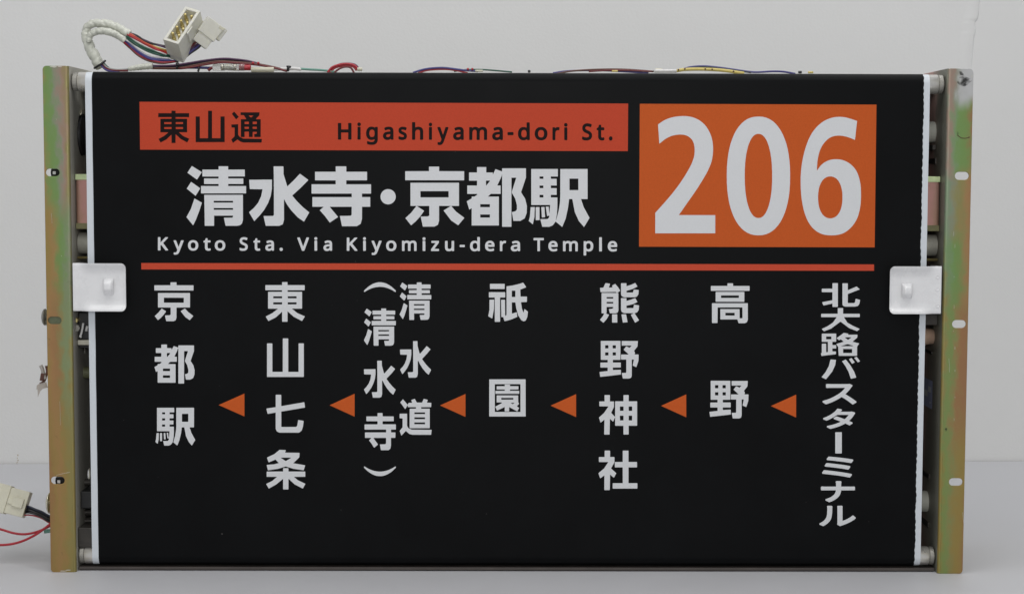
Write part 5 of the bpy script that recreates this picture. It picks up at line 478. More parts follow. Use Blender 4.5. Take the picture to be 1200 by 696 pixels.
letter|m|-1192 3927 -6 -1 -7 -2 -11 -6 -1 1 -2 5 -4 1 -15 0 -3 -1 -2 -3 0 -3 0 -105 0 -3 1 -2 4 -2 17 0 4 0 2 3 1 4 0 57 1 9 1 7 3 7 4 4 6 3 9 1 7 -1 5 -2 3 -4 2 -6 0 -6 0 -69 1 -4 2 -2 3 -1 17 0 4 1 2 2 0 3 1 62 1 11 3 7 5 5 6 3 9 2 7 -1 5 -3 3 -4 2 -6 1 -10 0 -65 0 -4 2 -2 3 -1 18 0 3 2 2 2 0 3 0 75 -1 10 -2 7 -3 6 -3 4 -5 5 -6 3 -8 3 -8 1 -12 0 -10 -2 -11 -4 -9 -7 -2 1 -4 4 -4 3 -8 3 -12 2
letter|i|-988 3966 -7 -2 -6 -6 -2 -6 1 -8 2 -5 6 -5 7 -2 7 1 6 3 5 5 1 6 0 8 -2 4 -5 5 -7 2/-996 3925 -4 -2 -1 -1 0 -3 0 -108 2 -3 3 -2 21 0 4 2 1 2 0 2 0 109 -1 2 -4 2
letter|z|-895 3925 -3 -2 -1 -3 0 -15 1 -2 1 -1 4 -1 41 0 2 -1 0 -1 -52 -72 -1 -2 0 -4 0 -10 1 -3 3 -2 3 0 80 0 4 1 2 2 0 2 1 14 -1 3 -3 2 -3 1 -44 0 -3 0 0 1 1 3 50 68 1 4 0 11 0 3 -1 2 -2 2 -3 0
letter|u|-734 3925 -3 -2 -2 -3 0 -74 1 -9 2 -7 3 -7 4 -5 4 -5 6 -4 8 -3 8 -1 14 -1 9 1 9 3 10 5 1 -1 3 -4 3 -1 16 -1 3 2 2 2 0 4 0 105 0 3 -1 2 -2 1 -2 0 -18 0 -3 0 -2 -2 -1 -4 0 -55 -1 -11 -2 -8 -4 -7 -4 -4 -8 -3 -10 -1 -7 1 -5 3 -3 4 -2 5 -1 7 0 68 -1 4 -2 2 -2 1
letter|-|-562 3879 -4 -2 -1 -1 0 -3 0 -16 1 -2 2 -2 4 0 47 0 3 1 2 2 1 19 -1 2 -3 2 -3 0
letter|d|-356 3971 -4 -2 -1 -3 0 -42 -1 -3 -2 0 -6 3 -6 2 -10 2 -13 -1 -8 -1 -6 -2 -10 -5 -8 -7 -7 -8 -4 -11 -3 -11 -1 -11 0 -18 3 -14 5 -10 6 -8 9 -8 5 -3 6 -3 7 -2 8 -1 15 1 10 3 12 6 2 -1 2 -5 4 -1 16 0 3 1 2 2 0 4 0 152 -2 3 -3 2/-393 3902 7 0 5 -1 5 -1 5 -3 3 -3 2 -4 4 -11 1 -9 0 -11 -1 -8 -2 -6 -3 -6 -2 -3 -5 -3 -6 -2 -6 -1 -7 0 -5 2 -5 2 -4 3 -3 5 -2 5 -2 7 -1 8 0 8 1 9 3 8 3 6 3 4 6 3
letter|e|-220 3928 -7 -1 -6 -2 -6 -2 -5 -4 -11 -8 -4 -6 -4 -6 -4 -12 -3 -14 1 -18 2 -10 2 -8 6 -10 4 -5 5 -5 10 -6 12 -4 15 -3 17 1 13 2 14 4 3 3 1 3 0 16 -1 2 -1 2 -2 1 -3 0 -13 -4 -11 -3 -7 0 -11 0 -7 2 -7 4 -5 4 -3 6 -2 8 0 1 2 1 71 0 4 2 1 3 0 19 -1 9 -4 11 -3 5 -4 5 -9 8 -5 3 -6 3 -7 2 -8 1/-215 3902 4 0 6 -1 7 -4 2 -2 3 -4 1 -5 0 -3 -1 0 -2 -1 -39 0 -2 1 -1 2 1 2 3 5 3 4 6 4
letter|r|-47 3928 -5 -1 -6 -3 -11 -7 -2 1 -1 5 -3 2 -16 1 -3 -1 -1 -3 -1 -4 0 -105 1 -4 3 -2 19 0 3 1 2 2 0 3 0 59 2 9 4 9 5 5 8 4 6 2 12 -1 3 1 1 3 3 16 -1 3 -1 2 -2 2 -4 0 -6 1
letter|a|89 3928 -11 -1 -8 -2 -14 -4 -8 -3 -2 -3 -1 -3 5 -12 3 -4 4 -2 3 1 14 5 8 2 9 0 8 -1 5 -2 3 -3 2 -7 1 -5 -3 -1 -19 -1 -20 -3 -12 -3 -10 -6 -5 -4 -3 -5 -3 -4 -2 -5 -1 -11 1 -8 2 -7 5 -7 6 -7 7 -4 10 -3 8 0 8 -1 13 2 10 3 10 6 2 -1 2 -5 3 -2 4 0 14 0 3 3 1 4 -1 72 -1 12 -2 8 -3 5 -4 4 -4 5 -6 3 -6 2 -7 2/98 3859 10 0 1 0 1 -2 -1 -6 -1 -6 -3 -5 -3 -3 -8 -5 -11 -2 -6 0 -4 1 -4 2 -3 2 -2 4 0 5 2 5 3 3 4 3 6 2 8 1
letter|T|303 3962 -4 -2 -1 -3 0 -17 1 -2 1 -2 4 -1 36 0 2 0 1 -1 1 -123 2 -3 3 -1 18 0 3 0 2 2 1 4 0 120 1 2 2 0 35 0 4 1 2 2 1 2 0 16 -1 3 -2 2 -4 1
letter|e|521 3928 -12 -3 -7 -2 -5 -3 -10 -9 -5 -6 -3 -6 -4 -9 -1 -7 -2 -17 1 -15 2 -7 3 -8 6 -10 4 -5 5 -4 9 -6 10 -4 11 -2 16 0 16 2 15 4 4 3 1 4 0 15 -1 3 -2 1 -2 1 -3 0 -12 -4 -11 -2 -7 -1 -10 0 -8 2 -6 4 -4 5 -3 5 -3 8 1 2 1 0 70 1 3 1 2 3 0 13 0 8 -2 8 -4 12 -6 8 -9 9 -10 5 -12 3/525 3902 4 1 6 -1 3 -2 4 -2 3 -3 2 -4 1 -5 0 -2 -1 -1 -2 0 -37 0 -3 0 0 2 1 3 2 5 3 4 7 4
letter|m|695 3928 -12 -3 -11 -6 -2 1 -3 5 -3 1 -16 0 -2 -1 -2 -3 -1 -3 1 -105 0 -4 2 -2 4 -1 18 0 2 0 3 2 1 5 -1 58 2 14 3 7 5 5 6 3 9 1 7 -1 5 -2 3 -4 2 -6 1 -7 0 -69 1 -3 1 -2 4 -1 18 0 3 1 1 2 1 4 0 59 2 13 3 7 4 5 6 3 10 1 7 -1 5 -2 3 -4 2 -6 1 -8 0 -67 1 -4 2 -2 3 -1 18 0 2 1 2 1 1 2 0 3 0 75 -2 10 -2 8 -3 6 -4 5 -7 5 -8 3 -12 2 -10 0 -9 -1 -8 -3 -7 -3 -6 -5 -2 -1 -2 1 -7 6 -9 4 -12 2
letter|p|938 3928 -6 -1 -6 -2 -5 -2 -7 -4 -2 1 -2 5 -4 1 -16 0 -3 -1 -1 -3 0 -157 1 -4 3 -2 21 0 2 1 2 2 1 3 0 44 0 2 2 0 13 -4 11 -2 14 1 12 3 9 5 9 9 5 7 4 12 2 7 1 9 0 22 -3 14 -3 7 -4 6 -3 5 -7 6 -5 4 -6 3 -6 1 -7 2/938 3902 6 0 6 -1 5 -2 4 -3 3 -4 3 -6 2 -6 1 -8 0 -9 -1 -8 -2 -7 -3 -6 -3 -4 -4 -4 -4 -2 -6 -1 -6 0 -6 1 -5 2 -4 3 -3 4 -3 6 -2 7 -1 9 0 9 1 9 2 6 2 6 3 3 4 3 5 2
letter|l|1072 3972 -2 -1 -2 -2 -1 -4 1 -153 1 -3 3 -2 22 0 2 1 2 1 1 2 1 2 -2 154 -1 3 -3 2
letter|e|1218 3928 -7 -1 -6 -1 -6 -3 -6 -3 -10 -9 -4 -5 -4 -7 -4 -12 -2 -13 0 -18 2 -10 3 -8 6 -11 4 -5 5 -4 10 -7 11 -4 16 -2 17 1 13 2 14 4 3 3 1 3 0 16 -1 2 -2 2 -2 0 -3 0 -12 -4 -12 -2 -6 -1 -11 1 -8 2 -7 3 -4 5 -4 6 -2 7 1 2 1 1 71 0 4 2 1 3 0 19 -1 9 -4 11 -3 5 -4 4 -9 9 -5 3 -6 2 -7 2 -8 1/1223 3903 4 0 6 -1 7 -4 3 -3 2 -4 2 -4 -1 -3 -1 -1 -2 0 -38 0 -3 1 -1 1 1 3 3 5 3 4 6 4
red_band||-4295 5533 5690 -4 0 -552 -5690 2
number_panel||1531 5527 2761 -2 8 -1663 -2765 1
red_rule||-4298 3657 8595 5 1 -75 -8596 -5
arrow||-3407 1986 304 136 -2 -271
arrow||-2100 1986 295 137 -1 -272
arrow||-798 1987 300 136 0 -272
arrow||507 1987 299 137 2 -272
arrow||1810 1987 296 137 3 -272
arrow||3108 1988 296 136 3 -272"""
YF = YR-RR-0.0006
bm = bmesh.new(); rnd = random.Random(4)
for k in range(26):
    x, z, r = rnd.uniform(-0.47, 0.47), rnd.uniform(0.02, 0.575), rnd.uniform(0.00012, 0.00034)
    if k == 0: x, z, r = -0.338, 0.045, 0.0006
    a0 = rnd.random()*6; bm.faces.new([bm.verts.new((x+r*math.cos(a0+a)*rnd.uniform(0.6, 1.5), YF-0.0004, z+r*math.sin(a0+a))) for a in [j*math.pi/3 for j in range(6)]])
dd = obj('dust', bm, mat('dust_speck', (0.16, 0.15, 0.14), 0.8), base); dd['kind'] = 'stuff'
KIND = {'character': ('character', INK_W, 2), 'dot': ('middle_dot', INK_W, 2), 'numeral': ('numeral', INK_W, 2), 'bracket': ('bracket', INK_W, 2), 'letter': ('letter', INK_W, 2),
        'dark_character': ('character', INK_K, 2), 'dark_letter': ('letter', INK_K, 2), 'red_band': ('colour_band', INK_R, 1), 'number_panel': ('number_panel', INK_O, 1),
        'red_rule': ('rule', INK_R2, 1), 'arrow': ('arrow', INK_O2, 1)}
for line in GLYPHS.strip().split('\n'):
    kind, ch, data = line.split('|'); name, m, lev = KIND[kind]; rings = []
    for part in data.split('/'):
        v = [int(q) for q in part.split()]; x, z = v[0], v[1]; r = [(x*1e-4, z*1e-4)]
        for dx, dz in zip(v[2::2], v[3::2]): x += dx; z += dz; r.append((x*1e-4, z*1e-4))
        rings.append(r)
    cu = bpy.data.curves.new('print', 'CURVE'); cu.dimensions = '2D'; cu.fill_mode = 'BOTH'
    for r in rings:
        s_ = cu.splines.new('POLY'); s_.points.add(len(r)-1); s_.use_cyclic_u = True
        for i, (x, z) in enumerate(r): s_.points[i].co = (x, z, 0, 1)
    o = bpy.data.objects.new('print', cu); COL.objects.link(o)
    me = bpy.data.meshes.new_from_object(o.evaluated_get(bpy.context.evaluated_depsgraph_get()))
    bpy.data.objects.remove(o); bpy.data.curves.remove(cu)
    for v in me.vertices: v.co = Vector((v.co.x, YF-0.00012*lev, v.co.y))
    me.name = name
    link(name, me, m, base)

# white retaining clips at half height
def clip(s):
    Y0 = -0.0062
    if s < 0: x0, x1 = at(84.6, 336, Y0).x, at(147.0, 336, Y0).x; z1, z0 = at(115, 308.6, Y0).z, at(115, 364.8, Y0).z; xf, xw = x1, x0
    else: x0, x1 = at(1043.2, 340, Y0).x, at(1103.9, 340, Y0).x; z1, z0 = at(1075, 312.2, Y0).z, at(1075, 367.9, Y0).z; xf, xw = x0, x1
    bm = bmesh.new(); nu, nv = 30, 26; W_ = x1-x0; Hh = z1-z0; rc = 0.0048
    def shape(u, v):
        # u 0 wall side .. 1 free end; v 0 bottom .. 1 top : shallow tray with a rim that stands forward
        x = xw+(xf-xw)*u; z = z0+Hh*v
        du = (1-u)*W_; dv = min(v, 1-v)*Hh
        # round the two free corners
        if du < rc and dv < rc:
            a = math.atan2(rc-dv, rc-du); q = max(rc-du, rc-dv); rr = q
            cx = xf-(xf-xw)/W_*rc; cz = (z0+rc) if v < 0.5 else (z1-rc)
            x = cx+(xf-xw)/W_*math.cos(a)*rr; z = cz+(math.sin(a)*rr)*(-1 if v < 0.5 else 1)
        ramp = min(1.0, max(0.0, (u-0.16)/0.14)); 
        e = dv; rim = 0.0062*max(0.0, 1-e/0.0098)**1.15*ramp
        rim = max(rim, 0.0018*max(0.0, 1-du/0.0035)**1.5)
        y = Y0+0.0030-rim*1.0
        if du < 0.0009 or dv < 0.0009: y += 0.0006
        return Vector((x, y, z))
    def ticks(n, L_):
        e = [0, 0.0007/L_, 0.0016/L_, 0.003/L_, 0.0045/L_, 0.0062/L_, 0.0085/L_]
        mid = [e[-1]+(1-2*e[-1])*k/(n-1) for k in range(n)]
        return e[:-1]+mid+[1-q for q in e[:-1]][::-1]
    us = ticks(12, W_); vs2 = ticks(10, Hh)
    F = [[bm.verts.new(shape(u, v)) for v in vs2] for u in us]
    Bk = [[bm.verts.new(shape(u, v)+Vector((0, 0.0016, 0))) for v in vs2] for u in us]
    nu, nv = len(us), len(vs2)
    for i in range(nu-1):
        for j in range(nv-1):
            bm.faces.new((F[i][j], F[i+1][j], F[i+1][j+1], F[i][j+1])); bm.faces.new((Bk[i][j], Bk[i+1][j], Bk[i+1][j+1], Bk[i][j+1]))
    for i in range(nu-1):
        for j in (0, nv-1): bm.faces.new((F[i][j], F[i+1][j], Bk[i+1][j], Bk[i][j]))
    for j in range(nv-1):
        for i in (0, nu-1): bm.faces.new((F[i][j], F[i][j+1], Bk[i][j+1], Bk[i][j]))
    # leg that turns back along the side plate
    xa = xw if s < 0 else xw-0.0016
    box(bm, xa, xa+0.0016, Y0+0.0038, 0.045, z0+0.0006, z1-0.0006, 0.0003)
    o = obj('retaining_clip', bm, WPAINT, sign, True)
    for p in o.data.polygons:
        if abs(p.normal.x) > 0.95: p.use_smooth = False
    # small bent-out tongue
    if s < 0: a, b = at(120.8, 326.4, Y0), at(132.6, 345.6, Y0)
    else: a, b = at(1057.6, 332, Y0), at(1068.9, 350, Y0)
    bm = bmesh.new(); ya = Y0+0.0016; rows = []
    for k in range(13):
        t = k/12; z = b.z+(a.z-b.z)*t
        out = 0.0085*min(1.0, t/0.30)**0.8 if t < 0.30 else 0.0085*math.cos(max(0.0, (t-0.62)/0.38)*math.pi/2)**0.6 if t < 0.999 else 0
        row = []
        for q in range(9):
            w = q/8; e = min(w, 1-w); row.append(bm.verts.new((a.x+(b.x-a.x)*w, ya+0.0012-out*(1-max(0, 1-e/0.16)**2*0.75), z)))
        rows.append(row)
    for r0, r1 in zip(rows, rows[1:]):
        for q in range(8): bm.faces.new((r0[q], r0[q+1], r1[q+1], r1[q]))
    obj('tongue', bm, WPAINT, o, True)
    if s > 0:
        for py in (324.8, 339.0, 358.6):
            p = at(1099.3, py, Y0); bm = bmesh.new()
            n = 16; R0, R1, R2 = 0.0026, 0.0021, 0.0016; rr = []
            for R_, h in ((R0, 0), (R1, 0.00045), (R2, 0.0001)): rr.append([bm.verts.new((p.x+R_*math.cos(2*math.pi*k/n), Y0+0.0029-h, p.z+R_*math.sin(2*math.pi*k/n))) for k in range(n)])
            for A, B_ in zip(rr, rr[1:]):
                for k in range(n): bm.faces.new((A[k], A[(k+1) % n], B_[(k+1) % n], B_[k]))
            bm.faces.new(rr[-1]); obj('rivet', bm, WPAINT, o, True)
for s in (-1, 1): clip(s)

# mechanism seen in the gaps between film and end plates
def beam(name, ya, z0, z1, dy, m, bev, parent=sign):
    bm = bmesh.new(); box(bm, -XI+0.0006, XI-0.0006, ya, ya+dy, z0, z1, bev, 4); return obj(name, bm, m, parent)
yb = 0.022
beam('cross_beam', yb, at(93, 268.3, yb).z, at(93, 204.6, yb).z, 0.05, CHB, 0.0045)
beam('beam_lip', yb-0.0009, at(93, 211.0, yb).z, at(93, 204.2, yb).z, 0.006, mat('green_lip_highlight', (0.55, 0.66, 0.36), 0.35, 0.3, var=0.25, vscale=50), 0.0008)  # light green strip paints the highlight along the beam's top bend
beam('beam_lip', yb-0.0005, at(93, 268.5, yb).z, at(93, 261.5, yb).z, 0.006, mat('olive_zinc_lip', (0.16, 0.15, 0.07), 0.45, 0.3, var=0.25, vscale=50), 0.0006)
bm = bmesh.new(); zc = at(93, 285.5, 0.03).z; cyl(bm, (-XI+0.0006, 0.040, zc), (XI-0.0006, 0.040, zc), 0.0128, 32)
o = obj('cross_tube', bm, mat('grey_tube', (0.56, 0.55, 0.48), 0.45, 0.1, var=0.2), sign); [setattr(p, 'use_smooth', len(p.vertices) == 4) for p in o.data.polygons]
bm = bmesh.new(); zc = at(93, 302, 0.028).z; cyl(bm, (-XI+0.0006, 0.028, zc), (XI-0.0006, 0.028, zc), 0.0016, 12); obj('tie_rod', bm, BRASS, sign, True)
def mm(px, py, Y): return at(px, py, Y)
# dark bearing block behind the big hole, one per end
for s in (-1,):
    bm = bmesh.new(); cyl(bm, (s*(XI+TH+0.0005), 0.064, 0.5165), (s*(XI+TH+0.012), 0.064, 0.5165), 0.030, 32); hub = obj('bearing_cover', bm, BLACKP, sign)
    bm = bmesh.new(); cyl(bm, (s*(XI-0.003), 0.064, 0.5155), (s*(XI+TH+0.0004), 0.064, 0.5155), 0.0235, 32, cham=0.001); obj('hub', bm, BLACKP, hub)
CORE = mat('grey_core', (0.42, 0.42, 0.37), 0.5)
for (pa_, pb_, xa) in ((170, 176, 1093), (186, 192, 1098), (556, 561, 1090), (612, 618, 1088), (412, 415, 1092)):
    a, b2 = at(xa, pa_, 0.045), at(1104, pb_, 0.045); bm = bmesh.new(); box(bm, a.x, XI-0.0006, 0.045, 0.09, b2.z, a.z, 0.0008); obj('dark_strip', bm, DARK, sign)  # dark strips added to darken the right-hand gap
bm = bmesh.new(); tube(bm, [(-XI+0.0012, 0.064+0.0262*math.cos(a), 0.5165+0.0268*math.sin(a)) for a in [math.radians(62+60*k/10) for k in range(11)]], lambda t, a: 0.0006+0.0026*math.sin(math.pi*t), 8); obj('rim_glint', bm, TIN, hub, True)  # bright arc modelled as the glint on the hole's upper rim
bm = bmesh.new(); box(bm, -0.524, -XI-TH-0.0004, 0.046, 0.07, 0.248, 0.276, 0.001); obj('hole_backing', bm, BLACKP, sign)  # dark block added outside the oval hole to shut out background light
for (px, py, r) in ((1097.2, 155, 0.0128), (1088.2, 587, 0.0128)):
    p = at(px, py, 0.060); bm = bmesh.new(); cyl(bm, (0.46, 0.060, p.z), (p.x, 0.060, p.z), r, 32, cham=0.0012); rc0 = obj('end_core', bm, CORE, sign)
    bm = bmesh.new(); cyl(bm, (p.x+0.0002, 0.060, p.z), (XI-0.0006, 0.060, p.z), r*0.93, 28); obj('spindle', bm, mat('dark_spindle', (0.10, 0.105, 0.08), 0.5, 0.2), rc0)
# chain side clutter, left end
mech = [('rubber_block', (85.0, 106.0, 366.0, 398.0), 0.026, 0.05, BLACKP), ('mounting_bar', (88.5, 106, 398.4, 404.4), 0.020, 0.05, mat('beige_bar', (0.50, 0.48, 0.40), 0.45, 0.2)), ('rubber_strip', (87.5, 106, 404.8, 407.4), 0.024, 0.05, BLACKP), ('motor_block', (86.0, 104, 575.5, 595.5), 0.024, 0.07, BLACKP),
        ('stop_bracket', (84.0, 106.0, 618, 641.0), 0.010, 0.10, DARK)]
for name, (xa, xb, ya_, yb_), Y, dy, m in mech:
    a, b = at(xa, ya_, Y), at(xb, yb_, Y); bm = bmesh.new(); box(bm, max(a.x, -XI+0.0006), b.x+0.01, Y, Y+dy, b.z, a.z, 0.0012); obj(name, bm, m, sign)
bm = bmesh.new(); p = at(88.4, 375.5, 0.018); cyl(bm, p, p+Vector((0, 0.012, 0)), 0.0032, 12, cham=0.0006); cyl(bm, p+Vector((0.0005, -0.0012, 0.0002)), p, 0.0019, 10); obj('screw', bm, BRASS, sign)
bm = bmesh.new(); p = at(89.4, 384.5, 0.018); cyl(bm, p, p+Vector((0, 0.012, 0)), 0.0042, 6); obj('nut', bm, ZINC, sign)
bm = bmesh.new(); tube(bm, spline([at(*q, 0.020) for q in ((97.6, 378.5), (96.6, 385), (95.2, 391), (93.6, 394.8))], 4), 0.0013, 8); tube(bm, [at(102.5, 382, .022), at(101, 388, .022)], 0.0016, 8); tube(bm, [at(93.2, 393.6, .020), at(95.6, 395.2, .020)], 0.0012, 8); obj('white_lead', bm, W_WHT, sign, True)
bm = bmesh.new(); p = at(101.5, 436.5, 0.055); cyl(bm, p+Vector((-0.006, 0, 0)), p+Vector((0.014, 0, 0)), 0.0072, 20, cham=0.0015); obj('knob', bm, mat('olive_rubber', (0.13, 0.135, 0.07), 0.5), sign, False)
for (px, py, r) in ((102, 565, .0042), (102.5, 600, .0045), (103, 610, .005)):
    bm = bmesh.new(); p = at(px, py, 0.05); cyl(bm, p+Vector((-0.004, 0, 0)), p+Vector((0.012, 0, 0)), r, 14, cham=0.0008); obj('spacer', bm, DARK, sign)
# right end: brackets with pinkish plating, sticker, spring housing
a = at(1090, 396, 0.035); bm = bmesh.new(); cyl(bm, (a.x-0.03, 0.045, a.z), (at(1098, 396, 0.035).x, 0.045, a.z+0.001), 0.0145, 28, r2=0.0085); o = obj('spring_housing', bm, mat('pink_gold_zinc', (0.66, 0.46, 0.34), 0.4, 0.2, var=0.3, vscale=30), sign, True)
a, b = at(1080, 366, 0.02), at(1102, 381, 0.02); bm = bmesh.new(); box(bm, a.x, XI-0.0006, 0.02, 0.10, b.z, a.z, 0.001); obj('stop_bracket', bm, DARK, sign)
def wallside(s, Y, z): return Vector((s*(XI-0.0004), Y, z))
z1_, z0_ = 0.2245, 0.1905
bm = bmesh.new(); vs_ = [bm.verts.new(wallside(1, y, z)) for y, z in ((0.040, z0_), (0.088, z0_), (0.088, z1_), (0.040, z1_))]; bm.faces.new(vs_); st = obj('sticker', bm, STICK, sign)
bm = bmesh.new()
for (ya_, yb_, za, zb) in ((0.046, 0.060, z0_+0.019, z0_+0.026), (0.062, 0.078, z0_+0.0125, z0_+0.020), (0.046, 0.052, z0_+0.006, z0_+0.008)):
    bm.faces.new([bm.verts.new((XI-0.0007, y, z)) for y, z in ((ya_, za), (yb_, za), (yb_, zb), (ya_, zb))])
obj('sticker_print', bm, STICK_W, st)
for (py0, py1) in ((168, 176), (600, 606)):
    pass

# bolts behind the left ear, seen beside it and through its slots
for (px, py, r) in ((52, 371.5, 0.0098), (57.6, 589, 0.0125)):
    p = at(px, py, 0.02); bm = bmesh.new(); n = 24; prof = [(0.0, 1.0), (0.0012, 1.0), (0.0026, 0.82), (0.0036, 0.5), (0.0040, 0.0)]
    x0 = p.x+0.0012; rings = []
    for h, q in prof[:-1]: rings.append([bm.verts.new((x0-h, 0.020+r*q*math.cos(2*math.pi*k/n), p.z+r*q*math.sin(2*math.pi*k/n))) for k in range(n)])
    for A, B_ in zip(rings, rings[1:]):
        for k in range(n): bm.faces.new((A[k], A[(k+1) % n], B_[(k+1) % n], B_[k]))
    bm.faces.new(rings[-1]); bm.faces.new(rings[0][::-1]); cyl(bm, (x0, 0.020, p.z), (-XI-TH-0.0003, 0.020, p.z), 0.004, 16)
    obj('bolt', bm, TIN if r > 0.01 else ZINC, sign, True)
bm = bmesh.new(); p = at(63.5, 375.5, 0.004); box(bm, p.x-0.009, p.x+0.009, 0.0028, 0.006, p.z-0.0065, p.z+0.0065, 0.0004); obj('backing_strip', bm, mat('green_zinc', (0.13, 0.15, 0.09), 0.45, 0.5, var=0.2), sign)
for (px, py) in ((65.0, 202.5), (70.3, 562.8)):
    p = at(px, py, 0.012); bm = bmesh.new(); cyl(bm, (p.x-0.0045, 0.012, p.z), (-XI-TH-0.0003, 0.012, p.z), 0.0052, 6, cham=0.0006); nb = obj('slot_nut', bm, BLACKP, sign)
    bm = bmesh.new(); box(bm, p.x-0.0035+0.002, p.x+0.002, 0.0052, 0.0060, p.z-0.002, p.z+0.0016, 0.0003); obj('nut_face', bm, W_WHT, nb)

# black rubbed mark at the upper right corner of the right flange
SM = bpy.data.materials.new('rubbed_black_mark'); SM.use_nodes = True
nt = SM.node_tree; b_ = nt.nodes['Principled BSDF']; b_.inputs['Base Color'].default_value = (0.02, 0.02, 0.02, 1); b_.inputs['Roughness'].default_value = 0.6
tc = nt.nodes.new('ShaderNodeTexCoord'); nz = nt.nodes.new('ShaderNodeTexNoise'); nz.inputs['Scale'].default_value = 150; nz.inputs['Detail'].default_value = 5
mr = nt.nodes.new('ShaderNodeMapRange'); mr.inputs['From Min'].default_value = 0.36; mr.inputs['From Max'].default_value = 0.66
nt.links.new(tc.outputs['Object'], nz.inputs['Vector']); nt.links.new(nz.outputs['Fac'], mr.inputs['Value']); nt.links.new(mr.outputs[0], b_.inputs['Alpha'])
for pts in (((1123.6, 84), (1127, 84.3), (1130, 87.5), (1130.5, 89.2), (1125.5, 88.5)), ((1124, 91), (1129, 89.5), (1137.5, 92.5), (1139, 95), (1134, 99.5), (1130.5, 101.5), (1125, 100.5), (1121.8, 97))):
    bm = bmesh.new(); bm.faces.new([bm.verts.new(at(px, py, -0.0004)) for px, py in pts]); obj('rub_mark', bm, SM, sign)
bm = bmesh.new(); tube(bm, spline([at(*q, -0.0002) for q in ((1121.8, 158.5), (1126, 161.5), (1131, 162.3), (1135, 161.3), (1136.2, 160.5))], 4), 0.00045, 6); obj('scratch', bm, mat('rust_scratch', (0.09, 0.035, 0.02), 0.7), sign, True)
for q in ((1122.6, 156.3, 1.5), (1135.6, 161.2, 1.1), (1108.6, 503, 1.7)):
    bm = bmesh.new(); p = at(q[0], q[1], -0.0003); bm.faces.new([bm.verts.new(p+Vector((math.cos(a)*q[2]*0.8, 0, math.sin(a)*q[2]*1.3))*0.001) for a in [k*math.pi/5 for k in range(10)]]); obj('rub_mark', bm, SM, sign)

WEAR = mat('bare_metal_wear', (0.62, 0.60, 0.52), 0.35, 0.6)
rnd = random.Random(11)
bm = bmesh.new()
def chip(cx, cz, w, h_):
    n = 9; bm.faces.new([bm.verts.new((cx+w*math.cos(a)*rnd.uniform(0.6, 1.2), -0.0003, cz+h_*math.sin(a)*rnd.uniform(0.6, 1.2))) for a in [2*math.pi*k/n for k in range(n)]])
for k in range(9):
    p = at(rnd.choice((1118, 1117.5, 1119)), 268+k*28+rnd.uniform(-8, 8), 0); chip(p.x, p.z, 0.0002, rnd.uniform(0.0008, 0.004))
for (px, py, w, h_) in ((63, 78.6, .0055, .0009), (70, 78.2, .003, .0006), (80, 667.5, .0035, .0007), (74, 668.6, .0045, .0006), (66, 140, .0003, .0004), (72, 300, .0003, .0005), (1139, 90, .0004, .002)):
    p = at(px, py, 0); chip(p.x, max(0.0008, min(0.5933, p.z)), w, h_)
for (xa, ya, xb, yb_) in ((66, 556.5, 82, 553), (60, 250, 61, 262), (70, 470, 70.8, 498), (1112, 420, 1112.6, 436), (1128, 600, 1130, 622)):
    a, b2 = at(xa, ya, -0.0002), at(xb, yb_, -0.0002); tube(bm, [a, (a+b2)/2+Vector((0.0002, 0, 0.0002)), b2], 0.00016, 5)
obj('worn_spots', bm, WEAR, sign)['kind'] = 'stuff'

# ------------------------------------------------------------------ wiring
def wire(parent, pts, Y, r, m, name='wire', n=6, dz=0.0):
    """pts: (px, py) or (px, py, depth)"""
    P_ = [at(p[0], p[1], p[2] if len(p) > 2 else Y) for p in pts]
    bm = bmesh.new(); tube(bm, spline(P_, n), r, 10); return obj(name, bm, m, parent, True)
YH = 0.075
har = thing('wiring_harness', 'looped wiring harness in grey sleeve with two milky plugs, above the left end', 'wiring harness', (0, 0, 0))
def sleeve(pts, rads, seed, amp=0.12, name='sleeve'):
    P_ = spline([at(p[0], p[1], p[2]) for p in pts], 10); bm = bmesh.new(); n = len(rads)-1
    def rad(t, a):
        k = min(int(t*n), n-1); f = t*n-k; r = rads[k]*(1-f)+rads[k+1]*f
        w = noise.noise(Vector((t*22+seed, math.cos(a)*1.1, math.sin(a)*1.1)))*amp*0.6 + noise.noise(Vector((t*46+seed, math.cos(a+t*5)*0.7, math.sin(a+t*5)*0.7)))*amp*0.5
        w -= 0.20*max(0, math.sin(t*47+2.0*math.sin(a)+seed))**6; w -= 0.13*max(0, math.sin(t*83+3.1*math.cos(a+1)+seed*2))**8
        return r*(1+w)
    tube(bm, P_, rad, 22); return obj(name, bm, SLEEVE, har, True)
sleeve([(118, 79, .070), (111, 67, .072), (103, 50, .074), (100.6, 38, .075), (105, 29.5, .075), (116, 27.5, .076), (130, 29.5, .076), (141, 34.5, .076), (152, 40.5, .076)], [.0066, .0070, .0064, .0052, .0050, .0054, .0055, .0054, .0050], 1.0)
sleeve([(103.5, 50, .066), (105.5, 42, .066), (110, 38.6, .066), (119, 36.6, .067), (131, 38.8, .068), (140, 43.6, .068), (146.5, 48.6, .068)], [.0030, .0040, .0041, .0044, .0045, .0040, .0033], 7.0)
sleeve([(150.5, 81.3, .062), (160, 79.6, .062), (170, 78.3, .062), (179, 77.6, .062)], [.0024, .0036, .0038, .0040], 4.0, 0.05)
bm = bmesh.new(); tube(bm, [at(110.6, 80.3, .062), at(117, 76.2, .062), at(123.4, 71.6, .062)], 0.0013, 8); tube(bm, [at(110.6, 80.3, .062), at(117, 76.4, .080), at(123.4, 71.6, .062)], 0.0012, 8); obj('cable_tie', bm, W_BLK, har, True)
wr = 0.00115
def strand(pts, m, r=wr, Y=YH, nm='wire'): return wire(har, pts, Y, r, m, nm)
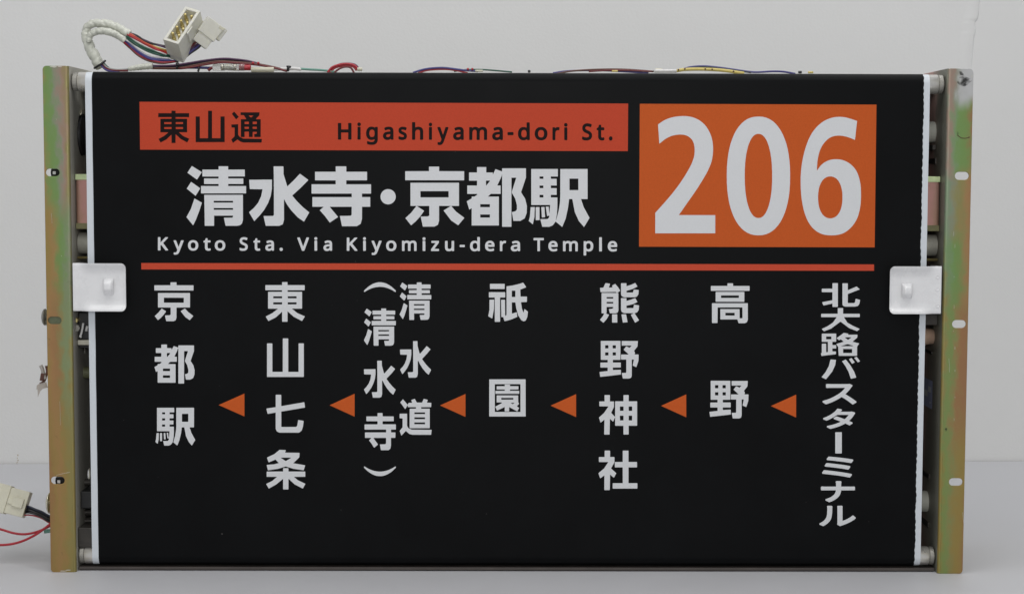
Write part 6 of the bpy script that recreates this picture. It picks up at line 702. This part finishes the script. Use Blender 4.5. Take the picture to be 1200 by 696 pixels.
# bundle out of the upper sleeve to the pin plug
strand([(149, 38.5, .077), (160, 42), (172, 49.5), (186, 53), (199, 55.5, .085)], W_BLK, .0013)
strand([(149, 38, .075), (163, 44.5), (178, 51), (190, 54.6), (199, 57.5, .085)], W_PUR, .0012)
strand([(149, 39, .073), (159, 43.5), (170, 50.5), (184, 57), (199, 62.5, .083)], W_ORG, .0014)
strand([(149, 39.5, .074), (163, 46), (176, 52.5), (188, 57), (199, 60, .084)], W_YEL, .0009)
strand([(149, 40.5, .072), (162, 47.5), (175, 54.5), (187, 60), (199, 65, .083)], W_RED, .0013)
strand([(148, 43, .071), (157, 49), (168, 55.5), (183, 61), (199, 65.5, .082)], W_GRN, .0015)
strand([(148, 44.5, .072), (160, 53), (174, 60.5), (188, 65), (199, 67, .083)], W_GRN, .0014)
strand([(150, 42, .074), (162, 50), (176, 57), (190, 62.5), (199, 66, .085)], W_WHT, .0009)
strand([(144, 46.5, .068), (153, 51), (165, 59.5), (180, 66.5), (199, 68.8, .078)], W_WHT, .0011)
strand([(144, 47.5, .067), (152, 52.5), (163, 61.5), (178, 68.8), (201, 71.5, .078)], W_BLUE, .0015)
strand([(144, 48, .069), (153, 54.5), (165, 64), (180, 70.5), (203, 72, .080)], W_BLUE, .0014)
strand([(144, 49, .066), (152, 55.2), (163, 64.5), (176, 70.5), (190, 73.4), (205, 72.5, .077)], W_RED, .0010)
strand([(144, 49.5, .068), (151, 55.8), (162, 65.6), (174, 71.8), (190, 74.8), (207, 72.5, .078)], W_BRN, .0010)
# from under the tie, down onto the top plate
strand([(119, 75, .066), (124, 79.5), (131, 82.5, .062), (150, 83.0, .062)], W_DRED, .0014, .064)
strand([(121, 73.5, .066), (126, 78.6), (133, 81.8, .062), (153, 82, .062)], W_GRN, .0010, .064)
strand([(120.4, 74, .065), (125, 79.0), (132, 81.4, .062), (142, 82.0, .062), (153, 80.8, .062)], W_GRY, .0012, .064)
strand([(118, 76, .064), (122, 80.5), (127, 83.2, .062), (140, 85, .062)], W_BLUE, .0012, .064)
# past the third sleeve
strand([(178, 77.2, .062), (192, 77.4), (206, 76.6), (224, 73.8), (243, 70.8), (262, 69.0), (278, 70), (290, 71.6), (302, 74.5)], W_PUR, .0012, .062)
strand([(178, 78.6, .062), (192, 78.6), (208, 78), (226, 75.3), (246, 72), (263, 70.4), (283, 71.4), (303, 75)], W_NAVY, .0013, .064)
strand([(178, 80.4, .063), (196, 80.6), (214, 79.6), (232, 76.2), (255, 72.4), (276, 73.2), (300, 75.2), (322, 79.4), (337, 83.6)], W_BRN, .0013, .060)
strand([(196, 81, .063), (216, 80.4), (236, 77), (256, 73.8), (276, 74.2), (300, 76.4), (320, 79.6), (336, 84.0)], W_DRED, .0011, .059)
strand([(178, 79.4, .066), (200, 79.4), (220, 79.5), (250, 80)], W_BLUE, .0016, .066)
bm = bmesh.new()
for Yt in (.056,): tube(bm, [at(207.5, 81.6, Yt), at(207.2, 78, Yt), at(208.2, 73.6, Yt+0.003)], 0.0012, 8); box(bm, *(lambda p: (p.x-.0018, p.x+.0018, p.y-.002, p.y+.002, p.z-.0016, p.z+.0016))(at(208, 75.5, Yt)), 0.0004)
obj('cable_tie', bm, W_BLK, har, True)
strand([(232, 84.5, .06), (233, 81), (232.6, 77.6)], W_BLK, .0013, .060)

def plug_box(parent, name, o, L_, W_, D_, l, w, d, m, wall=0.0016, hollow=True):
    """open-ended housing: o = centre of the open face, L_/W_/D_ unit axes (long, short, inward)"""
    bm = bmesh.new()
    def q(a, b, c_): return o+L_*a+W_*b+D_*c_
    def rect(hl, hw, c_): return [bm.verts.new(q(a*hl, b*hw, c_)) for a, b in ((-1, -1), (1, -1), (1, 1), (-1, 1))]
    r0 = rect(l/2, w/2, 0); r1 = rect(l/2, w/2, d*0.74); r2 = rect(l/2-0.0012, w/2-0.0012, d*0.76); r3 = rect(l/2-0.0012, w/2-0.0012, d)
    i0 = rect(l/2-wall, w/2-wall, 0); i1 = rect(l/2-wall, w/2-wall, d*0.34)
    for a, b in ((r0, r1), (r1, r2), (r2, r3), (r0, i0), (i0, i1)):
        for k in range(4): bm.faces.new((a[k], a[(k+1) % 4], b[(k+1) % 4], b[k]))
    bm.faces.new(r3); bm.faces.new(i1)
    bmesh.ops.recalc_face_normals(bm, faces=bm.faces[:])
    bmesh.ops.bevel(bm, geom=bm.edges[:], offset=0.0004, segments=2, profile=0.6, affect='EDGES')
    return obj(name, bm, m, parent)
def ortho(a, b):
    a = Vector(a).normalized(); b = Vector(b); b = (b-a*b.dot(a)).normalized(); return a, b, a.cross(b)
# plug with nine pins
LA, WA, DA = ortho((-0.36, -0.52, -0.71), (0.88, -0.237, -0.27))
DA = -DA if DA.y < 0 else DA
oA = at(213.0, 29.8, 0.070)
pa = plug_box(har, 'pin_plug', oA, LA, WA, DA, 0.056, 0.0205, 0.036, NYLON, 0.0034)
for i in range(4):
    for j in range(2):
        c0 = oA+LA*(-0.0165+i*0.0106)+WA*(-0.0042+j*0.0084)+DA*0.0135; bm = bmesh.new(); cyl(bm, c0, c0-DA*0.0145, 0.0017, 10, cham=0.0005); cyl(bm, c0, c0-DA*0.006, 0.0024, 10); obj('pin', bm, BRASS, pa, True)
c0 = oA+LA*0.002+WA*0.0098+DA*0.009
bm = bmesh.new(); M_ = Matrix((LA, WA, DA)).transposed().to_4x4()
box(bm, -0.006, 0.006, -0.0008, 0.0022, -0.007, 0.010, 0.0006); bmesh.ops.transform(bm, matrix=Matrix.Translation(c0) @ M_, verts=bm.verts[:]); obj('latch', bm, NYLON, pa)
# mating socket beside it
A_, B_, C_ = ortho((0.60, 0.10, 0.80), (0.75, 0.25, -0.55)); C_ = -C_ if C_.y < 0 else C_
def obox(parent, name, c, ax, he, m, bev=0.0008):
    bm = bmesh.new(); box(bm, -he[0], he[0], -he[1], he[1], -he[2], he[2], bev)
    bmesh.ops.transform(bm, matrix=Matrix.Translation(c) @ Matrix(ax).transposed().to_4x4(), verts=bm.verts[:]); return obj(name, bm, m, parent)
cB = at(246.5, 34.5, 0.095)
sb = obox(har, 'socket_plug', cB, (A_, B_, C_), (0.0105, 0.0118, 0.010), NYLON)
obox(sb, 'socket_base', cB-A_*0.0155, (A_, B_, C_), (0.0075, 0.0098, 0.0085), NYLON)
obox(sb, 'latch', cB+A_*0.003+B_*0.0140, (A_, B_, C_), (0.0085, 0.0028, 0.007), NYLON)
obox(sb, 'latch_arm', cB+A_*0.0085+B_*0.009-C_*0.0092, (A_, B_, C_), (0.0018, 0.0035, 0.0012), NYLON_Y, 0.0004)
strand([(238, 49, .095), (231, 55.5, .092), (224, 60.5, .09), (214, 68, .088), (203, 72, .084), (190, 73, .08)], W_BLUE, .0014)
strand([(234, 47, .095), (227, 52, .092), (222, 57.5, .09), (214, 66, .088)], W_DRED, .0014)
strand([(236.5, 48.5, .095), (229, 54, .092), (223, 58, .09), (213, 67, .089)], W_PUR, .0013)
strand([(239, 50, .095), (232, 57, .092), (224, 62.5, .09), (212, 71, .088), (199, 73.5, .084)], W_BLK, .0010)
move_to(har, tuple(at(118, 83, .066)))

# fuse holder lying on the top plate behind the film
fh = thing('fuse_holder', 'clear fuse holder with red sleeve, lying behind the top edge near the harness', 'fuse holder')
def hseg(name, xa, xb, py, r, m, Y=0.058, parent=fh):
    a, b = at(xa, py, Y), at(xb, py, Y); bm = bmesh.new(); cyl(bm, a, b, r, 20, cham=r*0.2)
    o = obj(name, bm, m, parent); [setattr(p, 'use_smooth', len(p.vertices) == 4) for p in o.data.polygons]; return o
hseg('clear_tube', 249.5, 287, 79.2, 0.0041, GLASS); hseg('end_cap', 259, 262.5, 79, 0.0032, TIN); hseg('end_cap', 273.5, 277, 79, 0.0032, TIN); hseg('glass_fuse', 262.5, 273.5, 79, 0.0024, NYLON)
hseg('red_sleeve', 280, 294, 79.6, 0.0034, W_RED); hseg('white_sleeve', 294.2, 321, 82.0, 0.0030, NYLON_Y); wire(fh, [(244, 83), (247, 80.5), (250, 79.5)], .058, .0018, W_DRED, 'lead')
for px in (296.5, 302.8): hseg('solder_bead', px-1.3, px+1.3, 74.3, 0.0015, W_RED, 0.057)
bm = bmesh.new(); tube(bm, [at(337.4, 84, .057), at(337.6, 80, .057), at(339.6, 77.8, .057)], 0.0015, 8); tube(bm, [at(335.8, 78.2, .057), at(341, 78.6, .057)], 0.0011, 8); obj('cable_tie', bm, W_BLK, fh, True)
wire(fh, [(321, 81.5), (335, 81), (345, 80.8), (353, 81.8)], .061, .0019, W_WHT, 'lead')
wire(fh, [(352, 81.0), (364, 81.8), (378, 82.6), (392, 84.5)], .061, .0014, W_TEAL, 'lead')
move_to(fh, tuple(at(285, 84, .058)))

rl = thing('wire_loop', 'small red and purple wire loop with a white end, arching over the top edge', 'wire')
wire(rl, [(384, 85.5), (389, 79.5), (398, 76.2), (407, 75.2), (415, 77), (419, 81)], .060, .0014, W_RED)
wire(rl, [(386, 87), (391, 80.8), (399, 77.8), (407, 76.8), (414, 78.6), (418, 83)], .061, .0013, W_RED)
wire(rl, [(386, 84.5), (391, 78.8), (399, 75.4), (408, 74.6), (416, 76), (420, 80)], .063, .0011, W_PUR)
wire(rl, [(390, 88), (396, 82), (404, 78.8), (411, 79.8), (415, 86)], .059, .0012, W_DRED)
hseg('crimp', 418.6, 424.5, 81.5, 0.0022, NYLON_Y, 0.060, rl)
move_to(rl, tuple(at(400, 86, .060)))
bl = thing('wire_bundle', 'blue and red wire pair bowing just above the top edge, between red loop and centre', 'wire')
wire(bl, [(484, 85.5), (497, 81.6), (510, 80.0), (522, 79.9), (536, 81.6), (546, 82.9), (560, 84.0)], .060, .0012, W_BLUE)
wire(bl, [(490, 86), (500, 82.9), (512, 81.7), (524, 81.6), (536, 83.2), (548, 86)], .061, .0011, W_RED)
wire(bl, [(532, 84), (545, 82.2), (560, 81.9), (575, 82.6), (600, 84.8)], .063, .0010, W_GRN)
for px in (548.3, 553.5): hseg('bead', px-1.2, px+1.2, 81.4, 0.0014, W_RED, 0.058, bl)
hseg('bead', 618.6, 621.6, 84.0, 0.0016, W_BLK, 0.058, bl)
hseg('bead', 557, 566, 83.4, 0.0012, NYLON_Y, 0.058, bl)
move_to(bl, tuple(at(520, 86, .060)))
br = thing('wire_bundle', 'thin brown and violet wires running low along the top edge, ending in a white joint', 'wire')
wire(br, [(652, 87), (668, 83.9), (690, 82.2), (715, 81.5), (738, 82.0), (766, 84.2)], .060, .0011, W_BRN)
wire(br, [(648, 86), (664, 83.7), (684, 82.9), (708, 83.1), (735, 84.5), (760, 86)], .061, .0011, W_BLUE)
wire(br, [(690, 84.2), (712, 82.9), (738, 82.9), (764, 84.1)], .059, .0010, W_DRED)
hseg('bead', 717, 724, 83.7, 0.0011, W_YEL, 0.0575, br)
hseg('joint', 766.5, 793, 83.6, 0.0021, W_WHT, 0.059, br); hseg('joint', 768, 776, 82.2, 0.0017, NYLON_Y, 0.061, br)
move_to(br, tuple(at(720, 87, .060)))
yl = thing('wire_bundle', 'yellow sleeve and blue wire bowing above the top edge, on the right half', 'wire')
wire(yl, [(792, 83.6), (802, 81.9), (818, 81.4), (836, 82.0), (852, 83.4), (872, 86.5)], .060, .0020, W_YEL, 'sleeve')
wire(yl, [(797, 83), (808, 79.2), (824, 77.9), (842, 79.4), (862, 82.2), (884, 84.9), (905, 84.0), (918, 84.4), (932, 86.8)], .064, .0012, W_BLUE)
wire(yl, [(800, 82), (812, 79.6), (826, 78.7), (844, 80.4), (860, 82.6), (880, 85.4)], .062, .0010, W_NAVY)
for px, py in ((795, 82.2), (802.5, 81.1), (826.5, 81.2), (834.5, 81.6), (859.5, 84)): hseg('mark', px-.9, px+.9, py, 0.0010, W_BRN, 0.0582, yl)
hseg('clip', 935.5, 939.5, 85.0, 0.0016, W_BLK, 0.058, yl); hseg('clip', 947, 953, 85.2, 0.0013, W_YEL, 0.058, yl)
move_to(yl, tuple(at(850, 87, .060)))

# plug hanging off the lower left
lc = thing('cable_plug', 'yellowed white plug on dark blue and black wires, hanging left of the frame', 'cable plug')
A_, B_, C_ = ortho((0.955, 0.05, -0.27), (0.27, 0.25, 0.93)); C_ = -C_ if C_.y < 0 else C_
cL = at(18.5, 588, 0.055)
pb = obox(lc, 'housing', cL+A_*0.003, (A_, B_, C_), (0.0115, 0.0158, 0.011), NYLON_Y)
obox(pb, 'front_shell', cL-A_*0.0155, (A_, B_, C_), (0.0072, 0.0172, 0.0125), NYLON_Y); obox(pb, 'front_shell', cL-A_*0.0275, (A_, B_, C_), (0.0040, 0.0150, 0.011), NYLON_Y)
obox(pb, 'latch', cL+A_*0.0045+B_*0.000-C_*0.0125, (A_, B_, C_), (0.0065, 0.0058, 0.0022), NYLON_Y); obox(pb, 'latch', cL-A_*0.004-B_*0.0005-C_*0.0118, (A_, B_, C_), (0.004, 0.0035, 0.0012), NYLON_Y)
for k, (dy, m) in enumerate(((0, W_NAVY), (1.5, W_BLK), (3.0, W_NAVY), (4.6, W_BLK), (6.2, W_NAVY), (2.2, W_BLUE), (7.8, W_BLK))):
    Yk = 0.05+0.003*(k % 3)
    wire(lc, [(27, 592+dy*1.1, Yk+0.003), (34, 593.5+dy*0.85, Yk), (41, 596.5+dy*0.7, Yk), (49, 599.5+dy*0.75, Yk+.002), (58, 604.5+dy*0.8, Yk+.004), (78, 612+dy*0.6, Yk+0.01)], Yk, .00135, m)
wire(lc, [(26, 604, .056), (33, 603), (42, 604.5), (50, 607.5), (60, 613.5), (78, 622)], .054, .0009, W_RED)
move_to(lc, tuple(cL))
rc_ = thing('red_cable', 'pair of red wires curving out of the lower left side of the frame', 'wire')
wire(rc_, [(-22, 616, .03), (-8, 617.6), (4, 620.8), (16, 624.3), (28, 625.6), (40, 623.8), (50, 620.2), (58, 616.2), (78, 606)], .045, .00145, W_RED)
wire(rc_, [(-22, 637.5, .03), (-8, 638.2), (6, 638.0), (18, 636.2), (30, 632.2), (42, 626.0), (50, 620.5), (58, 614.5), (78, 600)], .040, .0015, W_RED)
wire(rc_, [(52, 622.5), (58, 621.6), (70, 619)], .05, .0024, W_TEAL, 'teal_end')
move_to(rc_, tuple(at(60, 615, .045)))

# torn clip and tape sticking out of the left side at mid height
tt = thing('torn_clip', 'torn scrap of clear plastic and dark clip poking out left of the frame', 'plastic scrap')
obox(tt, 'clip', at(50, 441.5, .03), ((0.2, 0, 1), (1, 0, -0.2), (0, 1, 0)), (0.0045, 0.0022, 0.003), W_BRN, 0.0005)
wire(tt, [(47.5, 428), (49.5, 432), (51, 438), (53.5, 444)], .03, .0022, mat('grey_tape', (0.42, 0.39, 0.36), 0.4), 'tape')
wire(tt, [(54, 428.5), (55, 436), (52, 446), (47, 449.6)], .031, .0015, W_BRN, 'lead')
TP = mat('clear_tape', (0.62, 0.56, 0.50), 0.25, trans=0.35)
for pts in (((43.5, 454), (47, 449), (54, 447.5), (56, 454), (50, 455.5), (47, 458.5), (44.3, 465.2), (44.2, 460)), ((42.6, 457), (43.0, 451.5), (46.5, 449.0), (45.0, 452.5))):
    bm = bmesh.new(); fr = [bm.verts.new(at(px, py, .030+0.004*noise.noise(Vector((px*.3, py*.3, 0))))) for px, py in pts]; f = bm.faces.new(fr)
    r = bmesh.ops.extrude_face_region(bm, geom=[f]); [setattr(v, 'co', v.co+Vector((0, 0.0006, 0))) for v in r['geom'] if isinstance(v, bmesh.types.BMVert)]; obj('tape_flap', bm, TP, tt)
move_to(tt, tuple(at(52, 445, .03)))
